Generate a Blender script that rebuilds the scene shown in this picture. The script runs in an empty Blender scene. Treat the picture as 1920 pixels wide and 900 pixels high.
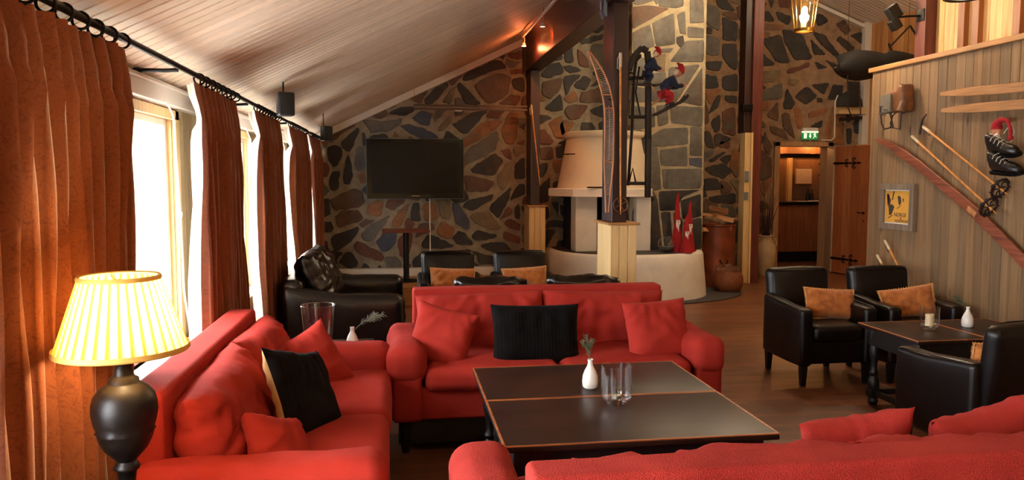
import bpy, bmesh, math, random
from mathutils import Vector, Matrix, noise
PI = math.pi
SC = bpy.context.scene
COL = SC.collection
H = 1.62                                    # camera height
# ------------------------------------------------------------------ camera
YAW = math.atan(213/1460*math.cos(math.atan(117/1460))); PITCH = math.atan(117/1460)
cam = bpy.data.cameras.new('camera'); co = bpy.data.objects.new('camera', cam); COL.objects.link(co)
cam.sensor_width = 36; cam.lens = 1460/1920*36; cam.clip_start = .05; cam.clip_end = 200
co.location = (0, 0, H); co.rotation_euler = (PI/2-PITCH, 0, -YAW)
SC.camera = co
# ------------------------------------------------------------------ exposure, world
vs = SC.view_settings; vs.view_transform = 'Standard'; vs.look = 'None'; vs.gamma = 1; vs.use_curve_mapping = False
vs.exposure = 1.05
SC.cycles.use_denoising = True
SC.cycles.max_bounces = 8; SC.cycles.transparent_max_bounces = 12
SC.cycles.caustics_reflective = False; SC.cycles.caustics_refractive = False
SC.cycles.sample_clamp_indirect = 6
w = bpy.data.worlds.new('world'); SC.world = w; w.use_nodes = True
wb = w.node_tree.nodes['Background']; wb.inputs[0].default_value = (.93, .96, 1, 1); wb.inputs[1].default_value = 14
# ------------------------------------------------------------------ lights of the place
def lamp(kind, loc, power, color, radius=.05, rot=None, name='light', size=None, spot=None, parent=None):
    l = bpy.data.lights.new(name, kind); l.energy = power; l.color = color
    if kind == 'AREA':
        l.shape = 'RECTANGLE'; l.size, l.size_y = size
    elif kind != 'SUN': l.shadow_soft_size = radius
    if spot: l.spot_size = spot; l.spot_blend = .6
    o = bpy.data.objects.new(name, l); COL.objects.link(o); o.location = loc
    if rot: o.rotation_euler = rot
    if parent: o.parent = parent
    return o
WINDOWS = [(-1.8, -.2), (.7, 2.3), (3.2, 4.84), (5.5, 7.12), (7.65, 9.22), (9.7, 10.7)]
WZ0, WZ1 = .66, 1.96
for k, (a, b) in enumerate(WINDOWS):          # sky portals, one at each window
    p = lamp('AREA', (-1.55, (a+b)/2, (WZ0+WZ1)/2), 1, (1, 1, 1), rot=(0, -PI/2, 0), name='window_portal', size=(WZ1-WZ0, b-a))
    p.data.cycles.is_portal = True
WARM = (1, .62, .30)
# ------------------------------------------------------------------ helpers
def tag(o, label=None, cat=None, group=None, kind=None):
    if label: o['label'] = label
    if cat: o['category'] = cat
    if group: o['group'] = group
    if kind: o['kind'] = kind
    return o
def thing(name, label, cat, loc=(0, 0, 0), rz=0, group=None):
    o = bpy.data.objects.new(name, None); COL.objects.link(o); o.empty_display_size = .1
    o.location = loc; o.rotation_euler = (0, 0, rz)
    return tag(o, label, cat, group)
def obj(name, bm, m, parent=None, smooth=True, angle=40, loc=None, rot=None):
    me = bpy.data.meshes.new(name); bm.to_mesh(me); bm.free()
    ms = m if isinstance(m, (list, tuple)) else [m]
    for x in ms: me.materials.append(x)
    if smooth:
        me.shade_smooth()
        try: me.set_sharp_from_angle(angle=math.radians(angle))
        except Exception: pass
    o = bpy.data.objects.new(name, me); COL.objects.link(o)
    if parent: o.parent = parent
    if loc: o.location = loc
    if rot: o.rotation_euler = rot
    return o
def kids(o): return [c for c in bpy.data.objects if c.parent == o]
def copy_tree(o, parent=None):
    c = o.copy(); COL.objects.link(c); c.parent = parent
    for ch in kids(o): copy_tree(ch, c)
    return c
def place(o, loc, rz=0, label=None, group=None):
    c = copy_tree(o); c.location = loc; c.rotation_euler = (0, 0, rz)
    if label: c['label'] = label
    if group: c['group'] = group
    return c
BM = bmesh.new
def T(bm, start, M):
    bm.verts.ensure_lookup_table()
    for v in bm.verts[start:]: v.co = M @ v.co
def box(bm, x0, x1, y0, y1, z0, z1, bev=0, M=None, seg=2):
    n0 = len(bm.verts)
    r = bmesh.ops.create_cube(bm, size=1)
    for v in r['verts']:
        v.co = Vector(((x0+x1)/2+v.co.x*(x1-x0), (y0+y1)/2+v.co.y*(y1-y0), (z0+z1)/2+v.co.z*(z1-z0)))
    if bev:
        es = list({e for v in r['verts'] for e in v.link_edges})
        bmesh.ops.bevel(bm, geom=es, offset=bev, segments=seg, affect='EDGES', profile=.5)
    if M is not None: T(bm, n0, M)
    return bm
def frame_M(p0, p1, up=Vector((0, 0, 1))):
    d = (Vector(p1)-Vector(p0)); z = d.normalized()
    x = up.cross(z)
    if x.length < 1e-4: x = Vector((1, 0, 0))
    x.normalize(); y = z.cross(x)
    M = Matrix((x, y, z)).transposed().to_4x4(); M.translation = Vector(p0); return M, d.length
def beam(bm, p0, p1, w, d, bev=.003, up=Vector((0, 0, 1))):
    M, L = frame_M(p0, p1, up); return box(bm, -w/2, w/2, -d/2, d/2, 0, L, bev, M)
def tube(bm, pts, r, seg=10, closed=False, caps=True):
    pts = [Vector(p) for p in pts]; n = len(pts)
    rs = r if isinstance(r, (list, tuple)) else [r]*n
    rings = []; nrm = None
    for i, p in enumerate(pts):
        if closed: t = pts[(i+1) % n]-pts[i-1]
        else: t = pts[min(i+1, n-1)]-pts[max(i-1, 0)]
        t.normalize()
        if nrm is None:
            a = Vector((0, 0, 1)) if abs(t.z) < .9 else Vector((1, 0, 0)); nrm = t.cross(a).normalized()
        else:
            nrm = (nrm-t*nrm.dot(t))
            nrm = nrm.normalized() if nrm.length > 1e-6 else t.orthogonal().normalized()
        b = t.cross(nrm)
        rings.append([bm.verts.new(p+(nrm*math.cos(2*PI*k/seg)+b*math.sin(2*PI*k/seg))*rs[i]) for k in range(seg)])
    m = n if closed else n-1
    for i in range(m):
        A, B = rings[i], rings[(i+1) % n]
        for k in range(seg): bm.faces.new((A[k], A[(k+1) % seg], B[(k+1) % seg], B[k]))
    if caps and not closed:
        bm.faces.new(rings[0][::-1]); bm.faces.new(rings[-1])
    return bm
def lathe(bm, prof, c=(0, 0, 0), seg=32, sx=1, sy=1, mod=None):
    c = Vector(c); rings = []
    for r, z in prof:
        if r < 1e-5: rings.append([bm.verts.new(c+Vector((0, 0, z)))])
        else:
            rings.append([bm.verts.new(c+Vector((sx*(r*(mod(k, z) if mod else 1))*math.cos(2*PI*k/seg), sy*(r*(mod(k, z) if mod else 1))*math.sin(2*PI*k/seg), z))) for k in range(seg)])
    for A, B in zip(rings, rings[1:]):
        if len(A) == 1 and len(B) == 1: continue
        for k in range(seg):
            k2 = (k+1) % seg
            if len(A) == 1: bm.faces.new((A[0], B[k2], B[k]))
            elif len(B) == 1: bm.faces.new((A[k], A[k2], B[0]))
            else: bm.faces.new((A[k], A[k2], B[k2], B[k]))
    return bm
def prism(bm, poly, d0, d1, axis='z', bev=0):
    def P(a, b, d): return {'z': (a, b, d), 'y': (a, d, b), 'x': (d, a, b)}[axis]
    A = [bm.verts.new(P(a, b, d0)) for a, b in poly]; B = [bm.verts.new(P(a, b, d1)) for a, b in poly]
    n = len(poly); fs = [bm.faces.new(A), bm.faces.new(B)]
    for i in range(n): fs.append(bm.faces.new((A[i], A[(i+1) % n], B[(i+1) % n], B[i])))
    bmesh.ops.recalc_face_normals(bm, faces=fs)
    if bev: bmesh.ops.bevel(bm, geom=list({e for f in fs for e in f.edges}), offset=bev, segments=2, affect='EDGES')
    return bm
def ell(bm, c, r, seg=20, rings=12, M=None):
    n0 = len(bm.verts)
    prof = [(math.sin(PI*i/rings), -math.cos(PI*i/rings)) for i in range(rings+1)]; prof[0] = (0, -1); prof[-1] = (0, 1)
    lathe(bm, prof, seg=seg)
    T(bm, n0, Matrix.Translation(c) @ (M if M is not None else Matrix()) @ Matrix.Diagonal((r[0], r[1], r[2], 1)))
    return bm
def rbox(bm, x0, x1, y0, y1, z0, z1, r=.04, n=8, puff=(0, 0, 0), amp=0, freq=5, seed=0, M=None):
    """soft upholstered block: rounded edges, bulging faces, a little unevenness"""
    n0 = len(bm.verts)
    c = Vector(((x0+x1)/2, (y0+y1)/2, (z0+z1)/2)); h = Vector(((x1-x0)/2, (y1-y0)/2, (z1-z0)/2))
    r = min(r, h.x*.98, h.y*.98, h.z*.98); inn = h-Vector((r, r, r))
    def coords(hi):
        s = [math.tan(a)*r for a in (PI/4, PI/6, PI/12)]
        return [-hi-t for t in s]+[-hi+2*hi*i/n for i in range(n+1)]+[hi+t for t in s[::-1]]
    cs = [coords(inn[i]) for i in range(3)]
    grid = {}
    def V(i, j, k):
        key = (i, j, k)
        if key in grid: return grid[key]
        p = Vector((cs[0][i], cs[1][j], cs[2][k]))
        q = Vector([max(-inn[a], min(inn[a], p[a])) for a in range(3)])
        d = p-q; d.normalize()
        e = q+d*r
        u = [e[a]/h[a] for a in range(3)]
        for a in range(3):
            if puff[a]:
                b1, b2 = (a+1) % 3, (a+2) % 3
                e[a] += puff[a]*u[a]*max(0, 1-u[b1]**2)**.7*max(0, 1-u[b2]**2)**.7
        if amp:
            s = Vector((seed*3.1, seed*1.7, seed*.9))
            e += d*amp*noise.noise((e+c)*freq+s)+Vector((noise.noise(e*freq*.6+s), noise.noise(e*freq*.6-s), noise.noise(e*freq*.6+s*2)))*amp*.6
        grid[key] = bm.verts.new(c+e); return grid[key]
    N = len(cs[0])-1
    for i in range(N):
        for j in range(N):
            bm.faces.new((V(i, j, 0), V(i, j+1, 0), V(i+1, j+1, 0), V(i+1, j, 0)))
            bm.faces.new((V(i, j, N), V(i+1, j, N), V(i+1, j+1, N), V(i, j+1, N)))
            bm.faces.new((V(i, 0, j), V(i+1, 0, j), V(i+1, 0, j+1), V(i, 0, j+1)))
            bm.faces.new((V(i, N, j), V(i, N, j+1), V(i+1, N, j+1), V(i+1, N, j)))
            bm.faces.new((V(0, i, j), V(0, i, j+1), V(0, i+1, j+1), V(0, i+1, j)))
            bm.faces.new((V(N, i, j), V(N, i+1, j), V(N, i+1, j+1), V(N, i, j+1)))
    if M is not None: T(bm, n0, M)
    return bm
def pillow_bm(w, h, t, seed=0, n=26, sag=.05, wrinkle=.012, corner=.10):
    """knife-edge pillow in local x (width), z (height); y is thickness; origin at its centre"""
    bm = BM(); g = {}
    for s in (1, -1):
        for i in range(n+1):
            for j in range(n+1):
                u = -1+2*i/n; v = -1+2*j/n
                edge = i in (0, n) or j in (0, n)
                if s == -1 and edge: g[(s, i, j)] = g[(1, i, j)]; continue
                x = u*(1-corner*(1-v*v))*w/2; z = v*(1-corner*(1-u*u))*h/2
                th = t/2*((1-u**4)**.55)*((1-v**4)**.55)
                p = Vector((x, 0, z)); sd = Vector((seed*7.3, s*2.2, seed))
                th *= 1+.16*noise.noise(p*5+sd)
                th += wrinkle*noise.noise(Vector((x*13+u*v*4, seed, z*13)))*min(1, th/(t*.2))
                y = s*th
                z2 = z - sag*h*(1-u*u)*(1-v)*.0
                off = noise.noise(p*3+Vector((seed*2, 9, 1)))*.018
                g[(s, i, j)] = bm.verts.new((x, y+off, z2+off*.4))
    for s in (1, -1):
        for i in range(n):
            for j in range(n):
                f = (g[(s, i, j)], g[(s, i+1, j)], g[(s, i+1, j+1)], g[(s, i, j+1)])
                bm.faces.new(f if s == -1 else f[::-1])
    return bm
def ring_pts(c, r, n=24, axis='z', sy=1):
    c = Vector(c); P = []
    for k in range(n):
        a = 2*PI*k/n; x, y = r*math.cos(a), r*sy*math.sin(a)
        P.append(c+Vector({'z': (x, y, 0), 'y': (x, 0, y), 'x': (0, x, y)}[axis]))
    return P
# ------------------------------------------------------------------ materials
def rgb(h):
    h = h.lstrip('#'); c = [int(h[i:i+2], 16)/255 for i in (0, 2, 4)]
    return tuple((x/12.92 if x < .04045 else ((x+.055)/1.055)**2.4) for x in c)+(1,)
class NT:
    def __init__(s, name):
        s.m = bpy.data.materials.new(name); s.m.use_nodes = True; s.t = s.m.node_tree
        s.b = s.t.nodes['Principled BSDF']; s.out = s.t.nodes['Material Output']
    def n(s, kind, **kw):
        x = s.t.nodes.new(kind)
        for k, v in kw.items(): setattr(x, k, v)
        return x
    def l(s, a, b): s.t.links.new(a, b)
    def coord(s, scale=(1, 1, 1), kind='Object', rot=(0, 0, 0)):
        tc = s.n('ShaderNodeTexCoord'); mp = s.n('ShaderNodeMapping'); mp.inputs['Scale'].default_value = scale; mp.inputs['Rotation'].default_value = rot
        s.l(tc.outputs[kind], mp.inputs[0]); return mp.outputs[0]
    def noise(s, v, scale=5, detail=3, rough=.55, dist=0):
        x = s.n('ShaderNodeTexNoise'); s.l(v, x.inputs['Vector']); x.inputs['Scale'].default_value = scale; x.inputs['Detail'].default_value = detail
        x.inputs['Roughness'].default_value = rough; x.inputs['Distortion'].default_value = dist; return x.outputs[0]
    def ramp(s, f, stops, interp='LINEAR'):
        x = s.n('ShaderNodeValToRGB'); x.color_ramp.interpolation = interp; e = x.color_ramp.elements
        while len(e) < len(stops): e.new(.5)
        for q, (p, c) in zip(e, stops): q.position = p; q.color = c if len(c) == 4 else (*c, 1)
        s.l(f, x.inputs[0]); return x.outputs[0]
    def mix(s, f, a, b, mode='MIX'):
        x = s.n('ShaderNodeMix', data_type='RGBA', blend_type=mode)
        for i, v in ((0, f), (6, a), (7, b)):
            if hasattr(v, 'links') or hasattr(v, 'is_linked'): s.l(v, x.inputs[i])
            else: x.inputs[i].default_value = v
        return x.outputs[2]
    def bump(s, hgt, st=.3, dist=.01):
        x = s.n('ShaderNodeBump'); x.inputs['Strength'].default_value = st; x.inputs['Distance'].default_value = dist
        s.l(hgt, x.inputs['Height']); s.l(x.outputs[0], s.b.inputs['Normal']); return x
    def set(s, **kw):
        for k, v in kw.items(): s.b.inputs[k.replace('_', ' ')].default_value = v
        return s
def plain(name, c, rough=.5, metal=0, var=.12, vs_=8, bump=0, bs=60, **kw):
    N = NT(name); v = N.coord(); base = rgb(c)
    dark = tuple(x*(1-var*2) for x in base[:3])+(1,)
    f = N.noise(v, vs_, 4)
    N.l(N.ramp(f, [(.3, dark), (.65, base)]), N.b.inputs['Base Color'])
    N.set(Roughness=rough, Metallic=metal, **kw)
    if bump: N.bump(N.noise(v, bs, 3), bump, .005)
    return N.m
def fabric(name, c, c2, weave=420, rough=.9, sheen=.0, bump=.5, blotch=3):
    N = NT(name); v = N.coord()
    f = N.noise(v, blotch, 4)
    col = N.ramp(f, [(.3, rgb(c2)), (.7, rgb(c))])
    w1 = N.n('ShaderNodeTexWave'); w1.inputs['Scale'].default_value = weave/6.28; w1.bands_direction = 'DIAGONAL'; N.l(v, w1.inputs[0]); w1.inputs['Distortion'].default_value = 1
    vo = N.n('ShaderNodeTexVoronoi'); vo.inputs['Scale'].default_value = weave; N.l(v, vo.inputs['Vector'])
    col = N.mix(.18, col, N.ramp(vo.outputs['Distance'], [(0, rgb(c)), (1, (rgb(c2)[0]*.5, rgb(c2)[1]*.5, rgb(c2)[2]*.5, 1))]))
    N.l(col, N.b.inputs['Base Color']); N.set(Roughness=rough)
    N.b.inputs['Sheen Weight'].default_value = sheen; N.b.inputs['Specular IOR Level'].default_value = .15
    N.bump(vo.outputs['Distance'], bump, .002); return N.m
def wood(name, c, c2, axis=2, scale=1, rough=.5, attr=False, knots=False, bump=.15, coat=0, spec=.5):
    N = NT(name); s = [22*scale]*3; s[axis] = 1.1*scale
    v = N.coord(tuple(s)); f = N.noise(v, 1.6, 6, .6, .6)
    if attr:
        at = N.n('ShaderNodeVertexColor'); at.layer_name = 'Col'
        g = N.ramp(f, [(.3, rgb(c2)), (.6, rgb(c))]); col = N.mix(1, at.outputs[0], g, 'MULTIPLY')
    else: col = N.ramp(f, [(.3, rgb(c2)), (.62, rgb(c))])
    if knots:
        s2 = [9]*3; s2[axis] = 2.2
        vo = N.n('ShaderNodeTexVoronoi'); N.l(N.coord(tuple(s2)), vo.inputs['Vector']); vo.inputs['Scale'].default_value = 1
        k = N.ramp(vo.outputs['Distance'], [(.05, (1, 1, 1)), (.13, (0, 0, 0))]); col = N.mix(k, col, rgb('#4a3222'))
    N.l(col, N.b.inputs['Base Color']); N.set(Roughness=rough); N.b.inputs['Coat Weight'].default_value = coat
    N.b.inputs['Specular IOR Level'].default_value = spec
    if bump: N.bump(f, bump, .003)
    return N.m
def glassy(name, tint=(1, 1, 1, 1), ior=1.45, extra=.04):
    N = NT(name); t = N.t; t.nodes.remove(N.b)
    tr = N.n('ShaderNodeBsdfTransparent'); tr.inputs[0].default_value = tint
    gl = N.n('ShaderNodeBsdfGlossy'); gl.inputs['Roughness'].default_value = .02
    fr = N.n('ShaderNodeLayerWeight'); fr.inputs['Blend'].default_value = .5
    pw = N.n('ShaderNodeMath', operation='POWER'); pw.inputs[1].default_value = 4.5 if not extra else 2.6; N.l(fr.outputs['Facing'], pw.inputs[0])
    ad = N.n('ShaderNodeMath', operation='MULTIPLY_ADD'); ad.inputs[1].default_value = .7; ad.inputs[2].default_value = extra; N.l(pw.outputs[0], ad.inputs[0])
    mx = N.n('ShaderNodeMixShader'); N.l(ad.outputs[0], mx.inputs[0]); N.l(tr.outputs[0], mx.inputs[1]); N.l(gl.outputs[0], mx.inputs[2])
    N.l(mx.outputs[0], N.out.inputs[0]); return N.m
def emis(name, c, st):
    N = NT(name); N.set(Base_Color=(*c, 1)); N.b.inputs['Emission Color'].default_value = (*c, 1); N.b.inputs['Emission Strength'].default_value = st; return N.m
M = {}
M['red'] = fabric('red_fabric', '#ae352b', '#95261e')
M['red_rough'] = fabric('red_woven_fabric', '#ae372e', '#8e2620', weave=260, bump=.9)
M['black_fab'] = fabric('black_fabric', '#0b0908', '#050404', blotch=8)
N = NT('ribbed_black_fabric'); wv = N.n('ShaderNodeTexWave'); wv.inputs['Scale'].default_value = 14; wv.bands_direction = 'X'; N.l(N.coord(), wv.inputs[0]); wv.inputs['Distortion'].default_value = .6
N.l(N.ramp(wv.outputs[1], [(.2, rgb('#070505')), (.8, rgb('#0e0b0a'))]), N.b.inputs['Base Color']); N.set(Roughness=.9, Specular_IOR_Level=.1) if False else None
N.b.inputs['Roughness'].default_value = .9; N.b.inputs['Specular IOR Level'].default_value = .12; N.bump(wv.outputs[1], .3, .002); M['black_fab'] = N.m
M['cream_back'] = fabric('cream_fabric', '#c79a62', '#a57a48')
M['orange_fab'] = fabric('orange_velvet', '#c87c3e', '#9a5424', blotch=22, sheen=.2)
M['fringe'] = plain('orange_fringe', '#d99c58', .9)
M['darkwood'] = wood('dark_stained_wood', '#2b1912', '#1b0f0a', axis=0, rough=.4, bump=.03, spec=.22)
M['darkwood_edge'] = wood('worn_wood_edge', '#a8622e', '#6a3417', axis=0, rough=.4)
M['blackwood'] = plain('black_painted_wood', '#0c0908', .45)
M['white_cer'] = plain('white_ceramic', '#e6e0d6', .25, var=.02)
M['glass'] = glassy('clear_glass', extra=.07); M['pane'] = glassy('window_pane', extra=0)
M['wax'] = plain('wax', '#e8d2a2', .5, var=.03, Subsurface_Weight=.2)
M['tin'] = plain('aluminium', '#b9b4aa', .35, 1)
M['plaster'] = plain('white_plaster', '#eae2d3', .9, bump=.4, bs=35, var=.06, vs_=5)
M['hood'] = plain('hood_plaster', '#e4d2b2', .85, bump=.25, bs=40, var=.05, vs_=4)
M['soot'] = plain('sooty_firebrick', '#0b0908', .95)
M['slab'] = plain('slate_slab', '#3f3b38', .7, bump=.3, bs=20)
M['iron'] = plain('black_iron', '#0b0a0a', .45, .6)
M['plastic_blk'] = plain('black_plastic', '#070707', .45)
M['screen'] = plain('tv_screen', '#1b1815', .25, var=.02, Specular_IOR_Level=.15)
M['tvframe'] = plain('gloss_black', '#050505', .15, var=0, Specular_IOR_Level=.25)
M['white_paint'] = plain('white_paint', '#d8d0c2', .5, var=.03)
M['silver'] = plain('steel', '#c8c8c8', .25, 1, var=.05)
M['darkbeam'] = wood('dark_red_beam', '#3a1710', '#210c08', axis=1, rough=.42, scale=.7)
M['darkpost'] = wood('dark_red_post', '#3a1e16', '#20100b', axis=2, rough=.42, scale=.7)
M['redpost'] = wood('red_brown_post', '#6d3020', '#43190f', axis=2, rough=.5)
M['pine'] = wood('yellow_pine', '#dfbd84', '#cfa76a', axis=2, rough=.5, bump=.05)
M['pine_cap'] = wood('pine_cap', '#b67f45', '#8f5c2c', axis=0, rough=.5)
M['board'] = wood('board_by_board', '#f4eee6', '#cfc0ac', axis=2, rough=.75, attr=True, knots=True)
M['boardpale'] = wood('pale_board_by_board', '#ffffff', '#dccdb8', axis=2, rough=.6, attr=True, bump=.05)
M['ceil'] = wood('ceiling_board', '#ffffff', '#f6f0ea', axis=0, rough=.55, attr=True, bump=.0)
M['leather'] = plain('brown_black_leather', '#0e0706', .33, var=.2, vs_=14, bump=.2, bs=220, Specular_IOR_Level=.35)
M['leather_shiny'] = plain('aged_leather', '#130a07', .26, var=.3, vs_=9, bump=.3, bs=90, Specular_IOR_Level=.6)
M['redfelt'] = plain('red_felt', '#a3151c', .95, bump=.3, bs=200)
M['beard'] = plain('white_wool', '#e8ddcf', .95, bump=.5, bs=120)
M['skin'] = plain('doll_skin', '#c98563', .7)
M['blue'] = plain('blue_cloth', '#1b2236', .9, bump=.3, bs=200)
M['oldwood'] = wood('old_ski_wood', '#b87c4c', '#8a5530', axis=2, rough=.55)
M['tanwood'] = wood('tan_ski_wood', '#b98452', '#8b5c35', axis=1, rough=.55)
M['redski'] = wood('red_worn_ski', '#8f4a2c', '#552516', axis=1, rough=.5, scale=1.2)
M['bamboo'] = plain('bamboo', '#d68a3c', .4, var=.2, vs_=20)
M['rawhide'] = plain('rawhide_lacing', '#d6c09c', .7)
M['darkbrown'] = plain('dark_brown_wood', '#1f120d', .5)
M['copper'] = plain('aged_copper', '#8a4426', .4, .35, var=.3, vs_=5)
M['wicker'] = plain('wicker', '#8f4f28', .6, bump=.9, bs=90, var=.25, vs_=40)
M['bark'] = plain('bark', '#8a6a4c', .9, bump=.6, bs=60, var=.3)
M['cutwood'] = wood('split_wood', '#cf9a66', '#9a6338', axis=0, rough=.8)
M['creamjar'] = plain('cream_stoneware', '#cbb083', .45, var=.12)
M['twig'] = plain('dry_twig', '#3c2218', .8)
M['green'] = plain('needle_green', '#5f6b4a', .7, var=.3, vs_=60)
M['palegreen'] = plain('pale_needle', '#8f9684', .7, var=.2, vs_=60)
M['sleddark'] = plain('tarred_canvas', '#23221f', .75, bump=.4, bs=40)
M['steelgrey'] = plain('painted_grey', '#7d848a', .45, .2)
M['leathertan'] = plain('tan_leather', '#7a4a25', .5, var=.3, vs_=12, bump=.3)
M['strap'] = plain('dark_strap', '#2c130d', .6)
M['grey_canvas'] = plain('grey_canvas', '#6c6250', .8)
M['bootleather'] = plain('boot_leather', '#15100e', .35)
M['lace'] = plain('lace', '#c9bfae', .8)
M['frame_grey'] = wood('weathered_frame', '#85725d', '#5f4f40', axis=2, rough=.8)
M['poster'] = plain('poster_yellow', '#d69b38', .7, var=.06, vs_=6)
M['ink'] = plain('poster_ink', '#3a322c', .8)
M['inkred'] = plain('poster_red', '#a23322', .8)
M['mat_white'] = plain('white_mat', '#dfe0e2', .8, var=.02)
M['doorwood'] = wood('door_wood', '#96562f', '#70391c', axis=2, rough=.4, scale=.8)
M['counterwood'] = wood('counter_wood', '#a5633a', '#7e4526', axis=2, rough=.45)
M['greytable'] = plain('black_counter', '#100c0b', .3)
M['exit_green'] = emis('exit_green', (.01, .22, .05), .35); M['exit_white'] = emis('exit_white', (.8, .75, .5), .7)
M['brass'] = plain('brass', '#b98a3c', .3, 1)
M['cord'] = plain('white_cord', '#e8e2d4', .6)
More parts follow.
